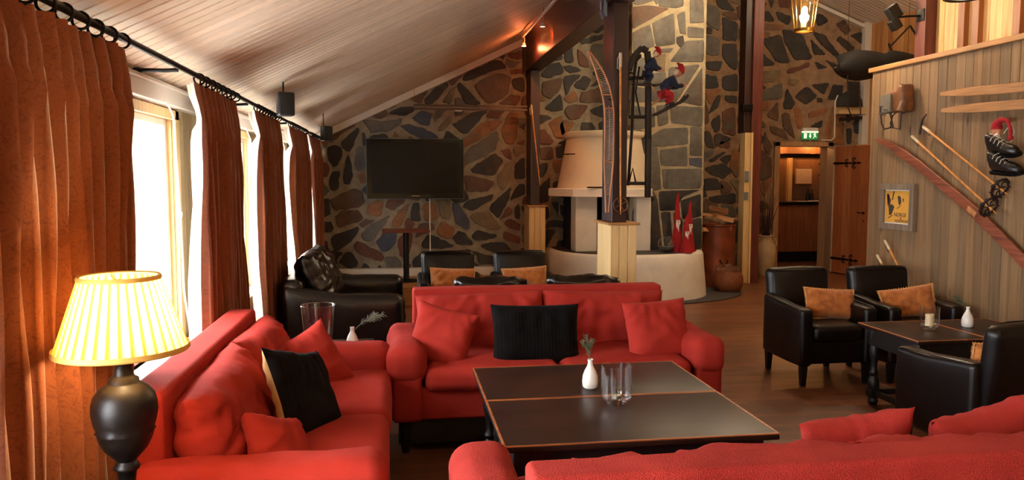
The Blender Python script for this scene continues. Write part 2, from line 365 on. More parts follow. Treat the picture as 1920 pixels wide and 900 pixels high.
# traced stones of the three stone walls: kind, then outline in metres on the wall
STONES = {
 'tv': '''N -0.97 2.21,-0.77 2.33,-0.56 2.37,-0.60 2.32,-0.74 2.23,-0.90 2.10,-0.96 2.11
K -0.78 2.10,-0.54 2.31,-0.53 2.26,-0.63 2.01,-0.70 1.98
K -0.96 2.02,-0.87 2.06,-0.77 2.03,-0.76 1.92,-0.83 1.79,-0.88 1.76,-0.94 1.86
K -0.89 1.70,-0.80 1.71,-0.82 1.47,-0.89 1.45,-0.93 1.49,-0.92 1.63
K -0.71 1.86,-0.68 1.92,-0.64 1.83,-0.63 1.60,-0.67 1.54,-0.74 1.55,-0.75 1.63
S -0.57 2.02,-0.47 2.04,-0.45 1.76,-0.55 1.70,-0.60 1.79
R -1.06 1.84,-0.97 1.83,-0.93 1.73,-0.96 1.63,-1.06 1.63
K -0.49 2.23,-0.46 2.24,-0.44 2.17,-0.44 2.06,-0.48 2.07
S -0.47 2.41,-0.41 2.42,-0.23 2.39,0.07 2.43,0.03 2.36,-0.10 2.27,-0.36 2.24,-0.44 2.35
K -0.12 2.51,0.03 2.59,0.23 2.60,0.21 2.54,0.11 2.48,-0.05 2.49
N -0.33 2.49,-0.15 2.56,-0.14 2.49,-0.23 2.43,-0.34 2.45
B 0.03 2.34,0.14 2.36,0.40 2.29,0.57 2.18,0.32 2.16,0.18 2.23
B 0.20 2.45,0.33 2.54,0.46 2.52,0.44 2.34,0.29 2.37
O -0.09 2.18,-0.04 2.27,0.02 2.18
O -0.55 1.68,-0.46 1.71,-0.45 1.55,-0.52 1.53
N -0.93 1.32,-0.61 1.47,-0.51 1.42,-0.47 1.29,-0.55 1.22,-0.86 1.17
N -0.85 1.08,-0.79 1.16,-0.55 1.16,-0.50 1.07,-0.54 1.02,-0.83 0.93
K -1.06 1.32,-0.96 1.34,-0.93 1.11,-1.05 1.08
K -1.06 1.00,-0.93 1.02,-0.90 0.91,-0.92 0.87,-1.06 0.86
K -1.06 0.76,-0.98 0.74,-0.97 0.66,-1.01 0.57,-1.06 0.61
K -0.94 0.80,-0.56 0.94,-0.57 0.86,-0.66 0.73,-0.87 0.59
S -0.52 0.82,-0.40 0.96,-0.12 1.09,-0.22 0.94,-0.37 0.75,-0.46 0.74
O -0.45 1.11,-0.42 1.23,-0.28 1.30,-0.22 1.29,-0.25 1.09
R -0.18 1.20,-0.14 1.33,0.09 1.33,0.06 1.27,-0.07 1.17
O -0.10 1.00,-0.01 1.14,0.15 1.26,0.09 1.09,0.03 0.94,-0.07 0.94
K 0.16 1.14,0.21 1.26,0.28 1.26,0.30 1.04,0.27 1.01,0.17 1.03
B -0.32 0.72,-0.19 0.85,-0.03 0.85,-0.06 0.70,-0.18 0.58,-0.24 0.60
R -0.62 0.65,-0.58 0.75,-0.23 0.56,-0.24 0.45,-0.55 0.55
K -0.84 0.44,-0.74 0.58,-0.67 0.59,-0.58 0.47,-0.58 0.40,-0.68 0.35,-0.76 0.40
K -0.55 0.29,-0.49 0.44,-0.41 0.38,-0.38 0.27
K -0.32 0.29,-0.30 0.39,-0.26 0.39,-0.22 0.28
S -0.21 0.50,-0.05 0.52,0.02 0.45,0.01 0.28,-0.13 0.27
K -0.89 0.37,-0.77 0.34,-0.79 0.28,-0.87 0.30
R -0.02 0.75,0.10 0.85,0.18 0.85,0.18 0.72,0.10 0.45,0.01 0.54
K 0.37 2.68,0.48 2.83,0.68 2.95,0.70 2.89,0.50 2.65,0.40 2.64
K 0.91 2.99,0.98 3.09,1.41 3.27,1.52 3.16,1.31 3.11,0.98 2.96
N 1.06 2.90,1.28 3.03,1.41 3.07,1.58 3.03,1.52 2.78,1.35 2.68,1.23 2.68
K 0.82 2.89,0.87 2.95,1.15 2.66,1.13 2.65,0.96 2.64
S 0.80 2.71,0.86 2.74,0.95 2.64,0.80 2.63
T 0.63 2.66,0.73 2.84,0.81 2.89,0.76 2.66
N 1.41 2.66,1.57 2.78,1.72 2.77,1.67 2.64
K 1.59 2.95,1.62 3.02,1.78 3.03,1.78 2.82,1.63 2.88
R 1.57 3.13,1.77 3.16,1.77 3.08,1.58 3.07
R 1.53 3.34,1.73 3.40,1.75 3.28,1.58 3.29
K 0.77 2.36,1.04 2.53,1.25 2.56,0.96 2.23,0.89 2.26,0.78 2.35
S 0.78 2.58,0.91 2.58,0.91 2.51,0.80 2.47
S 0.50 2.38,0.53 2.56,0.68 2.56
T 0.55 2.29,0.70 2.48,0.76 2.44,0.69 2.33,0.58 2.26
N 1.23 2.47,1.28 2.55,1.52 2.57,1.40 2.46
O 0.91 2.17,0.98 2.20,1.18 2.40,1.45 2.42,1.41 2.35,1.18 2.18,0.93 2.05
O 1.45 2.29,1.57 2.54,1.68 2.50,1.67 2.27,1.62 2.10,1.50 2.12
S 0.92 1.94,0.99 2.02,1.38 2.27,1.39 2.15,1.34 2.00,1.18 1.91,0.93 1.80
K 1.70 2.34,1.79 2.39,1.78 2.29
R 1.66 2.10,1.78 2.17,1.78 2.09
K 2.01 3.07,2.14 3.22,2.28 3.25,2.35 3.11,2.09 3.02
N 2.04 2.97,2.33 3.03,2.28 2.86,2.14 2.74,2.04 2.81
K 2.06 2.60,2.30 2.81,2.33 2.58,2.20 2.56
K 1.98 2.52,2.18 2.48,1.98 2.36
R 1.98 2.29,2.06 2.31,2.20 2.14,2.15 2.09,1.99 2.10
O 2.13 2.39,2.32 2.51,2.37 2.19,2.23 2.19
K 1.02 1.74,1.10 1.81,1.35 1.96,1.47 1.87,1.34 1.65,1.04 1.69
N 0.92 1.63,0.94 1.66,1.34 1.57,1.26 1.43,0.96 1.43
T 1.39 1.63,1.53 1.82,1.60 1.81,1.55 1.55,1.47 1.45,1.41 1.49
R 1.43 2.01,1.57 2.03,1.59 1.87,1.51 1.91
T 1.61 2.05,1.77 2.05,1.78 1.99,1.65 1.91
K 1.63 1.61,1.65 1.81,1.78 1.92,1.78 1.60
K 1.57 1.28,1.65 1.47,1.71 1.53,1.78 1.53,1.78 1.38,1.65 1.34
K 0.91 1.21,0.94 1.29,1.34 1.38,1.30 1.31,1.04 1.15
K 1.27 1.21,1.59 1.49,1.53 1.26,1.41 1.06,1.36 1.08
T 1.00 1.06,1.08 1.12,1.26 1.13,1.45 0.90,1.32 0.88,1.08 0.98
B 0.75 1.25,0.82 1.27,0.98 1.04,0.99 0.89,0.80 0.97,0.77 1.13
O 0.54 0.87,0.60 1.00,0.78 0.91,0.73 0.76,0.57 0.80
O 0.34 1.25,0.50 1.27,0.55 1.03,0.36 1.01
T 0.54 1.31,0.70 1.31,0.72 1.03,0.59 1.07
K 0.32 0.69,0.42 0.83,0.79 0.65,0.59 0.62,0.35 0.63
K 0.76 0.78,0.84 0.86,0.92 0.84,1.05 0.67,0.81 0.68
K 1.03 0.80,1.10 0.88,1.38 0.80,1.34 0.76,1.16 0.73,1.04 0.75
K 1.14 0.65,1.30 0.70,1.49 0.69,1.61 0.56,1.36 0.55
K 0.76 0.58,0.96 0.60,1.34 0.49,1.32 0.39,1.12 0.39,1.10 0.52
R 1.49 0.98,1.57 1.04,1.71 0.96,1.71 0.86,1.53 0.92
R 1.46 0.76,1.49 0.86,1.71 0.77,1.71 0.67
K 1.63 1.16,1.71 1.26,1.71 1.02,1.65 1.06
N 2.00 2.05,2.19 2.05,2.19 1.89,2.02 1.87
K 2.24 2.05,2.37 2.09,2.37 1.91,2.24 1.91
K 2.00 1.81,2.12 1.83,2.10 1.71,2.02 1.61
K 2.00 1.49,2.15 1.63,2.13 1.28,2.00 1.28
K 2.06 1.22,2.13 1.20,2.13 1.04,2.06 1.02
K 2.17 1.26,2.27 1.28,2.27 1.04,2.23 1.16
K 2.08 0.87,2.24 0.87,2.07 0.58
O 2.18 1.85,2.35 1.87,2.35 1.71,2.23 1.69
K 2.34 3.01,2.37 3.06,2.60 3.08,2.44 2.91,2.38 2.78
K 2.48 2.91,2.63 3.07,2.74 3.02,2.67 2.87
R 2.54 3.45,2.68 3.32,2.72 3.19,2.56 3.22
K 2.34 3.44,2.46 3.51,2.48 3.25,2.36 3.25
K 2.58 3.58,2.91 3.66,2.91 3.59,2.60 3.50
K 2.72 2.90,2.83 3.02,2.90 2.96
N 2.58 2.70,2.60 2.83,2.93 2.91,2.93 2.69
K 2.72 2.58,2.93 2.67,2.94 2.47,2.79 2.52
R 2.36 2.55,2.41 2.65,2.71 2.65,2.57 2.46,2.43 2.45
O 2.29 2.38,2.34 2.44,2.50 2.41,2.40 2.23,2.31 2.23
K 2.59 2.30,2.60 2.41,2.76 2.41,2.81 2.30,2.64 2.28
K 2.85 2.40,2.94 2.45,2.94 2.32,2.87 2.30''',
 'chimney': '''N 3.12 3.89,3.35 3.92,3.63 3.89,3.14 3.61
S 3.50 4.00,3.84 4.01,3.83 3.93,3.72 3.90,3.50 3.92
S 3.14 3.56,3.37 3.67,3.44 3.39,3.15 3.30
S 3.41 3.69,3.70 3.83,3.73 3.43,3.47 3.39
S 3.75 3.81,3.86 3.86,3.88 3.56,3.80 3.57
S 3.93 4.01,4.12 4.02,4.13 3.73,3.94 3.71
S 3.91 3.66,4.13 3.64,4.13 3.52,3.91 3.52
S 3.67 3.19,3.88 3.46,4.13 3.48,4.13 3.20
S 3.48 3.35,3.71 3.37,3.66 3.31,3.49 3.31
T 3.45 3.26,3.60 3.29,3.59 3.06,3.45 3.06
S 3.65 3.10,4.08 3.15,3.93 2.92,3.76 2.65,3.65 2.65
S 3.81 2.66,3.96 2.88,4.12 3.11,4.13 2.60
S 3.39 3.02,3.60 3.04,3.61 2.65,3.40 2.65
S 3.13 3.26,3.43 3.18,3.43 3.06,3.35 2.89,3.13 2.89
S 3.13 2.85,3.37 2.81,3.37 2.65,3.13 2.64
S 3.68 2.59,4.13 2.58,4.13 2.32,3.70 2.37
S 3.48 2.59,3.63 2.60,3.65 2.36,3.51 2.32
S 3.13 2.58,3.45 2.56,3.46 2.31,3.14 2.27
S 3.42 2.19,3.59 2.28,3.92 2.30,3.93 2.08,3.42 2.04
S 3.97 2.31,4.13 2.30,4.14 1.92,3.97 1.93
S 3.54 1.99,3.92 2.04,3.93 1.78,3.56 1.79
B 3.96 1.89,4.14 1.89,4.14 1.76,3.97 1.79
S 3.58 1.73,4.13 1.74,4.13 1.48,3.61 1.47
S 3.40 2.02,3.50 2.02,3.54 1.75,3.56 1.47,3.42 1.45
K 3.54 1.43,4.12 1.45,3.87 1.35,3.81 1.24,3.81 1.18,3.56 1.17
K 3.85 1.30,4.13 1.39,4.14 1.09,4.04 1.07,3.88 1.05
K 3.41 1.33,3.51 1.33,3.59 0.65,3.41 0.64
K 3.57 1.14,3.70 1.14,3.73 0.79,3.63 0.62
K 3.75 1.13,3.81 1.13,3.88 1.01,3.86 0.79,3.84 0.62,3.78 0.62
K 3.90 1.01,4.15 1.06,4.16 0.64,3.93 0.62''',
 'door': '''S 5.15 4.55,5.41 4.46,5.42 4.10,5.17 4.22
K 5.47 4.33,5.73 4.24,5.73 3.95,5.48 3.95
S 5.16 4.02,5.41 3.97,5.41 3.69,5.18 3.71
K 5.48 3.87,5.73 3.88,5.74 3.46,5.63 3.49,5.48 3.66
K 5.18 3.58,5.48 3.60,5.43 3.43,5.21 3.45
K 5.16 3.37,5.38 3.34,5.43 3.15,5.16 3.14
K 5.49 3.33,5.75 3.39,5.76 3.10,5.50 3.12
K 5.53 3.02,5.76 3.02,5.75 2.89,5.56 2.91
K 5.24 2.70,5.39 3.02,5.46 3.02,5.42 2.81
K 5.29 2.57,5.45 2.70,5.46 2.42,5.37 2.39
R 5.50 2.76,5.73 2.81,5.74 2.34,5.51 2.39
K 5.18 2.41,5.29 2.39,5.38 2.12,5.21 2.15
R 5.46 2.23,5.66 2.23,5.63 2.12,5.46 2.15
K 5.25 1.91,5.52 2.07,5.58 2.05,5.36 1.89
K 5.19 1.78,5.52 1.86,5.70 1.73,5.53 1.60,5.31 1.68
K 5.20 1.60,5.42 1.61,5.56 1.44,5.20 1.40
K 5.29 1.28,5.76 1.36,5.76 1.17,5.32 1.20
K 6.18 3.97,6.51 4.06,6.70 3.59,6.46 3.61
K 6.55 4.15,6.90 4.10,7.10 3.68,6.79 3.65,6.60 3.95
K 6.12 3.80,6.43 3.56,6.14 3.52
T 6.15 3.44,6.56 3.47,6.44 3.27,6.17 3.24
S 6.16 3.07,6.56 3.25,6.57 2.99,6.18 2.94
K 6.66 3.16,6.82 2.91,6.76 2.80,6.60 2.82
K 7.07 4.01,7.36 3.74,7.13 3.75
K 7.12 4.11,7.33 4.08,7.75 3.58,7.63 3.64,7.21 3.97
R 6.65 3.47,7.07 3.61,7.07 3.54,6.68 3.39
K 7.16 3.63,7.41 3.52,7.23 3.50
K 7.36 3.66,7.63 3.55,7.51 3.53
K 7.11 3.23,7.45 3.26,7.34 3.06
K 6.81 3.02,7.02 3.20,7.23 3.04,7.03 2.88
K 7.43 2.98,7.52 3.24,7.70 3.22,7.67 2.98
K 7.21 3.00,7.31 3.00,7.33 2.93,7.23 2.93
N 6.30 2.68,6.49 2.93,6.52 2.59
O 6.79 2.82,6.91 2.83,6.98 2.51,6.89 2.45
O 7.07 2.69,7.10 2.77,7.44 2.83,7.38 2.72,7.10 2.66
O 7.39 2.40,7.53 2.86,7.72 2.81,7.74 2.20,7.43 2.23
N 6.58 2.71,6.70 2.74,6.84 2.28,6.61 2.48
K 7.11 2.51,7.35 2.63,7.32 2.49
N 6.37 2.51,6.62 2.45,6.71 2.28,6.40 2.39
N 6.14 2.62,6.28 2.56,6.28 2.48,6.14 2.50
O 6.11 4.25,6.56 4.23,6.54 4.15,6.13 4.12
O 6.13 4.09,6.32 4.10,6.30 3.99,6.15 4.01
K 6.10 4.44,6.29 4.45,6.40 4.28,6.12 4.29
K 6.42 4.45,6.71 4.38,6.65 4.23,6.47 4.31
K 7.10 4.44,7.29 4.42,7.39 4.31,7.20 4.22
K 7.53 4.26,7.69 4.35,7.81 4.18,7.73 4.08
K 7.55 4.00,7.61 4.08,7.90 3.87,7.81 3.78
K 7.80 4.08,7.98 4.14,8.14 4.10,8.15 3.88
N 7.25 4.56,7.59 4.51,7.60 4.43,7.41 4.45
K 6.07 4.61,6.25 4.58,6.19 4.47,6.09 4.47
K 6.28 4.64,6.38 4.64,6.34 4.50
R 6.46 4.65,6.76 4.66,6.65 4.51,6.49 4.54
K 7.78 2.92,7.87 2.92,7.87 2.61,7.79 2.58
K 7.92 2.58,8.04 2.72,8.03 2.38,7.95 2.41
K 8.06 2.96,8.22 2.96,8.23 2.52,8.08 2.52
K 7.79 2.49,7.89 2.48,7.90 2.23,7.82 2.20
K 8.08 2.46,8.28 2.50,8.28 2.26,8.09 2.29
K 7.77 3.01,7.80 3.30,8.05 3.27,8.09 3.10
T 6.68 3.31,6.90 3.31,6.81 3.19,6.72 3.22''',
}
# ------------------------------------------------------------------ the room
def struct(name, bm, m, smooth=False, parent=None):
    o = obj(name, bm, m, parent, smooth)
    if not parent: o['kind'] = 'structure'
    return o
def boards(name, O, U, V, Lu, Lv, wmin, wmax, palette, m, seed=1, g=.004, depth=.007, parent=None, out=None, kind=True):
    """tongue-and-groove boards: U runs across the boards, V along them; grooves are real"""
    R = random.Random(seed); O, U, V = Vector(O), Vector(U).normalized(), Vector(V).normalized()
    Nn = Vector(out).normalized() if out else U.cross(V)
    bm = BM(); lay = bm.loops.layers.float_color.new('Col')
    u = 0
    def q(a, da, b, db, col):
        vs_ = [bm.verts.new(O+U*a+Nn*da), bm.verts.new(O+U*b+Nn*db), bm.verts.new(O+U*b+Nn*db+V*Lv), bm.verts.new(O+U*a+Nn*da+V*Lv)]
        f = bm.faces.new(vs_)
        for l in f.loops: l[lay] = col
    while u < Lu-1e-4:
        wd = min(R.uniform(wmin, wmax), Lu-u)
        if Lu-u-wd < wmin*.4: wd = Lu-u
        c = rgb(R.choice(palette)); k = R.uniform(.9, 1.08); c = (min(1, c[0]*k), min(1, c[1]*k), min(1, c[2]*k), 1)
        q(u, -depth, u+g, 0, c); q(u+g, 0, u+wd-g, 0, c); q(u+wd-g, 0, u+wd, -depth, c)
        u += wd
    bmesh.ops.recalc_face_normals(bm, faces=bm.faces)
    o = obj(name, bm, m, parent, smooth=False)
    if not parent and kind: o['kind'] = 'structure'
    return o
YB, YT, YD = -2.6, 11.0, 12.8
def ceil_z(x): return 2.23+.475*(x+1.06) if x < 5.424 else 4.26+.385*(8.15-x)
# floor: long strips of dark laminate
N = NT('laminate_floor'); v = N.coord((1, 1, 1), rot=(0, 0, math.radians(0)))
br = N.n('ShaderNodeTexBrick'); N.l(v, br.inputs['Vector']); br.inputs['Scale'].default_value = 1
br.inputs['Brick Width'].default_value = .62; br.inputs['Row Height'].default_value = .075; br.inputs['Mortar Size'].default_value = .002; br.offset = .37
br.inputs['Color1'].default_value = rgb('#8a5534'); br.inputs['Color2'].default_value = rgb('#5a3420'); br.inputs['Mortar'].default_value = rgb('#1e100a')
g = N.noise(N.coord((2.2, 45, 1)), 1.5, 5, .6, .4)
col = N.mix(.35, br.outputs[0], N.ramp(g, [(.3, rgb('#3b2114')), (.7, rgb('#8a5a3a'))]))
N.l(col, N.b.inputs['Base Color']); N.set(Roughness=.38); N.bump(g, .08, .003); M['floor'] = N.m
bm = BM(); box(bm, -1.5, 9.0, YB-.2, 17, -.1, 0); struct('floor', bm, M['floor'])
# ceiling boards (run up the slope)
CP = ['#dcc9b0', '#dac6ac', '#dfccb4']
sl = Vector((1, 0, .475)); Ls = Vector((5.424+1.5, 0, .475*(6.924))).length
boards('ceiling', (-1.5, YB-.2, ceil_z(-1.5)), (0, 1, 0), sl, YD-YB+.4, Ls, .093, .097, CP, M['ceil'], 3, g=.009, depth=.012, out=(.475, 0, -1))
sr = Vector((1, 0, -.385)); Lr = Vector((8.35-5.424, 0, .385*2.926)).length
boards('ceiling', (5.424, YB-.2, ceil_z(5.424)), (0, 1, 0), sr, YD-YB+.4, Lr, .093, .097, CP, M['ceil'], 4, g=.009, depth=.012, out=(-.385, 0, -1))
bm = BM(); box(bm, -1.6, 8.5, YB-.3, YD+.3, 5.45, 5.5); box(bm, -1.9, -1.5, YB-.3, YD+.3, 2.0, 2.06); struct('ceiling_roof', bm, M['white_paint'])
# left wall with window openings
wl = BM()
ys = [YB]+[y for ab in WINDOWS for y in ab]+[YT+.3]
for i in range(0, len(ys), 2): box(wl, -1.55, -1.315, ys[i], ys[i+1], 0, 2.15)
for a, b in WINDOWS: box(wl, -1.55, -1.315, a, b, 0, WZ0); box(wl, -1.55, -1.315, a, b, WZ1, 2.15)
struct('wall_left', wl, M['pine'])
PW = ['#c9a06a', '#bd8f58', '#d2ad78', '#b5834c', '#a8763f']
PC = ['#c8b483', '#bfa873', '#cdbb8e']
for i in range(0, len(ys), 2): boards('wall_left_boards', (-1.305, ys[i], WZ0), (0, 1, 0), (0, 0, 1), ys[i+1]-ys[i], 1.5, .10, .13, PC, M['boardpale'], i+10, out=(1, 0, 0))
for k, (a, b) in enumerate(WINDOWS): boards('wall_left_boards', (-1.305, a, WZ1), (0, 1, 0), (0, 0, 1), b-a, .2, .10, .14, PW, M['boardpale'], k+30, out=(1, 0, 0))
boards('wall_left_boards', (-1.305, YB, 0), (0, 1, 0), (0, 0, 1), YT+.2-YB, WZ0, .3, .34, ['#b4814a', '#ba8850'], M['boardpale'], 50, out=(1, 0, 0))
bm = BM(); box(bm, -1.31, -1.24, YB, YT, 2.02, 2.11, .006); box(bm, -1.31, -1.22, YB, YT, 2.105, 2.125, .004); struct('trim_1', bm, M['white_paint'])
for k, (a, b) in enumerate(WINDOWS):
    wr = thing('window_%d' % (k+1), None, None, (-1.37, (a+b)/2, WZ0)); wr['kind'] = 'structure'
    hw, hh = (b-a)/2, WZ1-WZ0
    bm = BM(); t = .04
    for (y0, y1, z0, z1) in ((-hw, -hw+t, 0, hh), (hw-t, hw, 0, hh), (-hw+t, hw-t, 0, t), (-hw+t, hw-t, hh-t, hh)): box(bm, -.03, .03, y0, y1, z0, z1, .004)
    obj('window_frame', bm, M['white_paint'], wr, False)
    bm = BM(); box(bm, -.006, .006, -hw+t, hw-t, t, hh-t); obj('pane', bm, M['pane'], wr, False)
    bm = BM(); box(bm, .02, .15, -hw-.03, hw+.03, -.03, 0, .006); obj('window_sill', bm, M['white_paint'], wr, False)
    bm = BM()
    box(bm, .066, .083, hw-.005, hw+.07, -.03, hh+.05, .003); box(bm, .066, .083, -hw-.07, -hw+.005, -.03, hh+.05, .003); box(bm, .066, .083, -hw-.07, hw+.07, hh-.005, hh+.05, .003)
    obj('casing', bm, M['pine'], wr, False)
# stone walls: every stone is a raised slab set in mortar
STONECOL = {'K': ('#37322e', '#26221f'), 'S': ('#6b655a', '#4c483f'), 'B': ('#4d5260', '#363a45'), 'N': ('#6b4d37', '#48301f'), 'R': ('#74442e', '#4b2a1c'), 'O': ('#9a6436', '#6f4727'), 'T': ('#877350', '#64553c')}
def stone_mat(k):
    N = NT('stone_'+k); v = N.coord(); a, b = STONECOL[k]
    f = N.noise(v, 7, 6, .65, .4); f2 = N.noise(v, 2.3, 3)
    c = N.ramp(f, [(.32, rgb(b)), (.66, rgb(a))])
    if k in 'NROT': c = N.mix(N.ramp(f2, [(.55, (0, 0, 0)), (.7, (1, 1, 1))]), c, rgb('#55503f'))
    else: c = N.mix(N.ramp(f2, [(.6, (0, 0, 0)), (.75, (.55, .55, .55))]), c, rgb('#6a4a33'))
    N.l(c, N.b.inputs['Base Color']); N.set(Roughness=.62); N.bump(N.noise(v, 26, 6, .7), .55, .012); return N.m
SM = {k: stone_mat(k) for k in STONECOL}
def mortar(name, a, b):
    N = NT(name); v = N.coord(); f = N.noise(v, 9, 5, .6)
    N.l(N.ramp(f, [(.3, rgb(b)), (.7, rgb(a))]), N.b.inputs['Base Color']); N.set(Roughness=.95); N.bump(N.noise(v, 40, 5, .7), .6, .01); return N.m
M['mortar'] = mortar('mortar', '#a5977f', '#7d715d'); M['mortar2'] = mortar('pale_mortar', '#b7a888', '#978768'); M['mortar3'] = mortar('brown_mortar', '#a08163', '#7d6248')
def inside(poly, x, y):
    r = False; n = len(poly)
    for i in range(n):
        (x1, y1), (x2, y2) = poly[i], poly[(i+1) % n]
        if (y1 > y) != (y2 > y) and x < (x2-x1)*(y-y1)/(y2-y1)+x1: r = not r
    return r
def stones(name, data, region, Y, top, mort, fill='KKKNRSO', seed=1, rmin=.12, rmax=.2, gap=.035, axis='y', flip=1, thick=.016, rough=.012, cr=.05, grow=1.06):
    """data: traced stones; the rest of region is filled with more of the same kind"""
    R = random.Random(seed); polys = []
    for ln in (data.split('\n') if data else []):
        k, ps = ln.split(' ', 1); polys.append((k, [tuple(map(float, p.split())) for p in ps.split(',')]))
    x0, x1, z0, z1 = region
    samples = []
    for k, p in polys:
        for i in range(len(p)):
            (ax, ay), (bx, by) = p[i], p[(i+1) % len(p)]
            for t in range(5): samples.append((ax+(bx-ax)*t/5, ay+(by-ay)*t/5))
    def free(x, y):
        if x < x0 or x > x1 or y < z0 or y > min(z1, top(x)): return 0
        for k, p in polys:
            if inside(p, x, y): return 0
        d = min([((x-a)**2+(y-b)**2)**.5 for a, b in samples] or [9])
        return d
    for it in range(2600):
        x, y = R.uniform(x0, x1), R.uniform(z0, z1); d = free(x, y)
        if d < .07: continue
        n = R.choice((5, 6, 6, 7)); a0 = R.uniform(0, 6); p = []
        for i in range(n):
            a = a0+2*PI*(i+R.uniform(-.22, .22))/n; r = R.uniform(rmax*.8, rmax*1.25)
            st = .02
            while st < r and free(x+math.cos(a)*st, y+math.sin(a)*st) > gap: st += .015
            p.append((x+math.cos(a)*(st-.01), y+math.sin(a)*(st-.01)))
        ar = abs(sum(p[i][0]*p[(i+1) % n][1]-p[(i+1) % n][0]*p[i][1] for i in range(n))/2)
        if ar < .006: continue
        polys.append((R.choice(fill), p))
        for i in range(n):
            (ax, ay), (bx, by) = p[i], p[(i+1) % n]
            for t in range(4): samples.append((ax+(bx-ax)*t/4, ay+(by-ay)*t/4))
    keys = sorted(STONECOL); bm = BM()
    P3 = (lambda a, b, d: Vector((a, Y-d, b))) if axis == 'y' else (lambda a, b, d: Vector((Y-d*flip, a, b)))
    for k, p in polys:
        n = len(p); ring = []
        for i in range(n):
            (ax, ay), (bx, by) = p[i], p[(i+1) % n]; L = math.hypot(bx-ax, by-ay); s = max(2, int(L/.035))
            for t in range(s):
                q = (ax+(bx-ax)*t/s, ay+(by-ay)*t/s)
                # round the corners a little
                if t == 0:
                    pr = p[i-1]; q = (ax*(1-2*cr)+(bx+pr[0])*cr, ay*(1-2*cr)+(by+pr[1])*cr)
                nx, ny = noise.noise(Vector((q[0]*16, q[1]*16, Y))), noise.noise(Vector((q[0]*16, q[1]*16, Y+7)))
                ring.append((q[0]+nx*rough*1.4, q[1]+ny*rough*1.4))
        cx, cy = sum(a for a, b in ring)/len(ring), sum(b for a, b in ring)/len(ring)
        mi = keys.index(k); rr = []
        for sc_, d in ((grow, -.004), (grow, thick*.5), (.965*grow, thick)):
            rr.append([bm.verts.new(P3(cx+(a-cx)*sc_, cy+(b-cy)*sc_, d)) for a, b in ring])
        for A, B in zip(rr, rr[1:]):
            for i in range(len(A)): bm.faces.new((A[i], A[(i+1) % len(A)], B[(i+1) % len(A)], B[i])).material_index = mi
        f = bm.faces.new(rr[-1]); f.material_index = mi
        fs = bmesh.ops.triangulate(bm, faces=[f])['faces']
    bmesh.ops.recalc_face_normals(bm, faces=bm.faces)
    o = obj(name, bm, [SM[k] for k in keys], None, smooth=True, angle=35); o['kind'] = 'structure'
    return o
bm = BM(); box(bm, -1.5, 3.2, YT, YT+.2, 0, 4.3); struct('wall_far', bm, M['mortar'])
stones('wall_far_stones', STONES['tv'], (-1.28, 3.13, .26, 4.2), YT, lambda x: ceil_z(x)-.02, None, seed=5)
bm = BM()
DX0, DX1, DZ = 6.55, 7.44, 2.16
for (a, b, c, d) in ((3.1, DX0-.08, 0, 5.4), (DX1+.04, 8.9, 0, 5.4), (DX0-.08, DX1+.04, DZ+.07, 5.4)): box(bm, a, b, YD, YD+.2, c, d)
struct('wall_far', bm, M['mortar3'])
stones('wall_far_stones', STONES['door'], (4.0, 8.0, .1, 5.2), YD, lambda x: ceil_z(x)-.02 if (x < DX0-.15 or x > DX1+.12) or True else 9, None, seed=8, fill='KKNTNSO', rmax=.24) if False else None
def door_top(x): return ceil_z(x)-.02
def stones_door():
    data = STONES['door']
    # keep the fill out of the doorway by adding a dummy outline that is dropped afterwards
    return stones('wall_far_stones', data, (4.2, DX0-.14, .1, 5.2), YD, door_top, None, seed=8, fill='KKNTNSO', rmax=.24)
stones_door()
# chimney breast
bm = BM(); box(bm, 3.13, 4.17, 10.3, YD, 0, 5.45); struct('wall_chimney', bm, M['mortar2'])
stones('wall_chimney_stones', STONES['chimney'], (3.15, 4.15, .3, 4.7), 10.3, lambda x: 9, None, seed=3, fill='SSSKN', rmax=.3, gap=.025, rough=.003, thick=.008, cr=.02, grow=1.05)
stones('wall_chimney_stones', '', (10.35, 10.95, .1, 4.4), 3.13, lambda x: 9, None, seed=4, fill='SSSKN', rmax=.3, axis='x', flip=1, thick=.008)
stones('wall_chimney_stones', '', (10.35, 12.7, .1, 4.6), 4.17, lambda x: 9, None, seed=6, fill='SSSKN', rmax=.3, axis='x', flip=-1, thick=.008)
# white trim where the ceiling meets the stone walls
bm = BM(); beam(bm, (-1.3, YT-.05, ceil_z(-1.3)-.055), (3.13, YT-.05, ceil_z(3.13)-.055), .09, .10, .004, up=Vector((0, 1, 0))); struct('trim_2', bm, M['white_paint'])
bm = BM(); beam(bm, (5.6, YD-.03, ceil_z(5.6)-.07), (8.15, YD-.03, ceil_z(8.15)-.07), .06, .12, .004, up=Vector((0, 1, 0))); struct('trim_3', bm, M['white_paint'])
bm = BM(); box(bm, 8.02, 8.14, YD-.12, YD, 2.2, 4.3, .005); struct('trim_4', bm, M['white_paint'])
bm = BM(); box(bm, 7.98, 8.1, YD-.3, YD-.02, 0, 2.2, .005); struct('trim_5', bm, M['pine'])
bm = BM(); box(bm, 7.55, 8.05, YD-.16, YD-.02, 2.72, 2.84, .005); struct('trim_6', bm, M['pine'])
# side wall of the hall beyond
bm = BM(); box(bm, 8.15, 8.35, 6.5, YD+.2, 0, 4.6); box(bm, 4.95, 8.35, 6.5, 6.7, 0, 5.45); struct('wall_right', bm, M['pine'])
boards('wall_right_boards', (8.14, 6.7, 0), (0, 1, 0), (0, 0, 1), YD-6.7, 4.4, .12, .15, ['#c48b50', '#bb8147', '#cc955c'], M['boardpale'], 61, out=(-1, 0, 0))
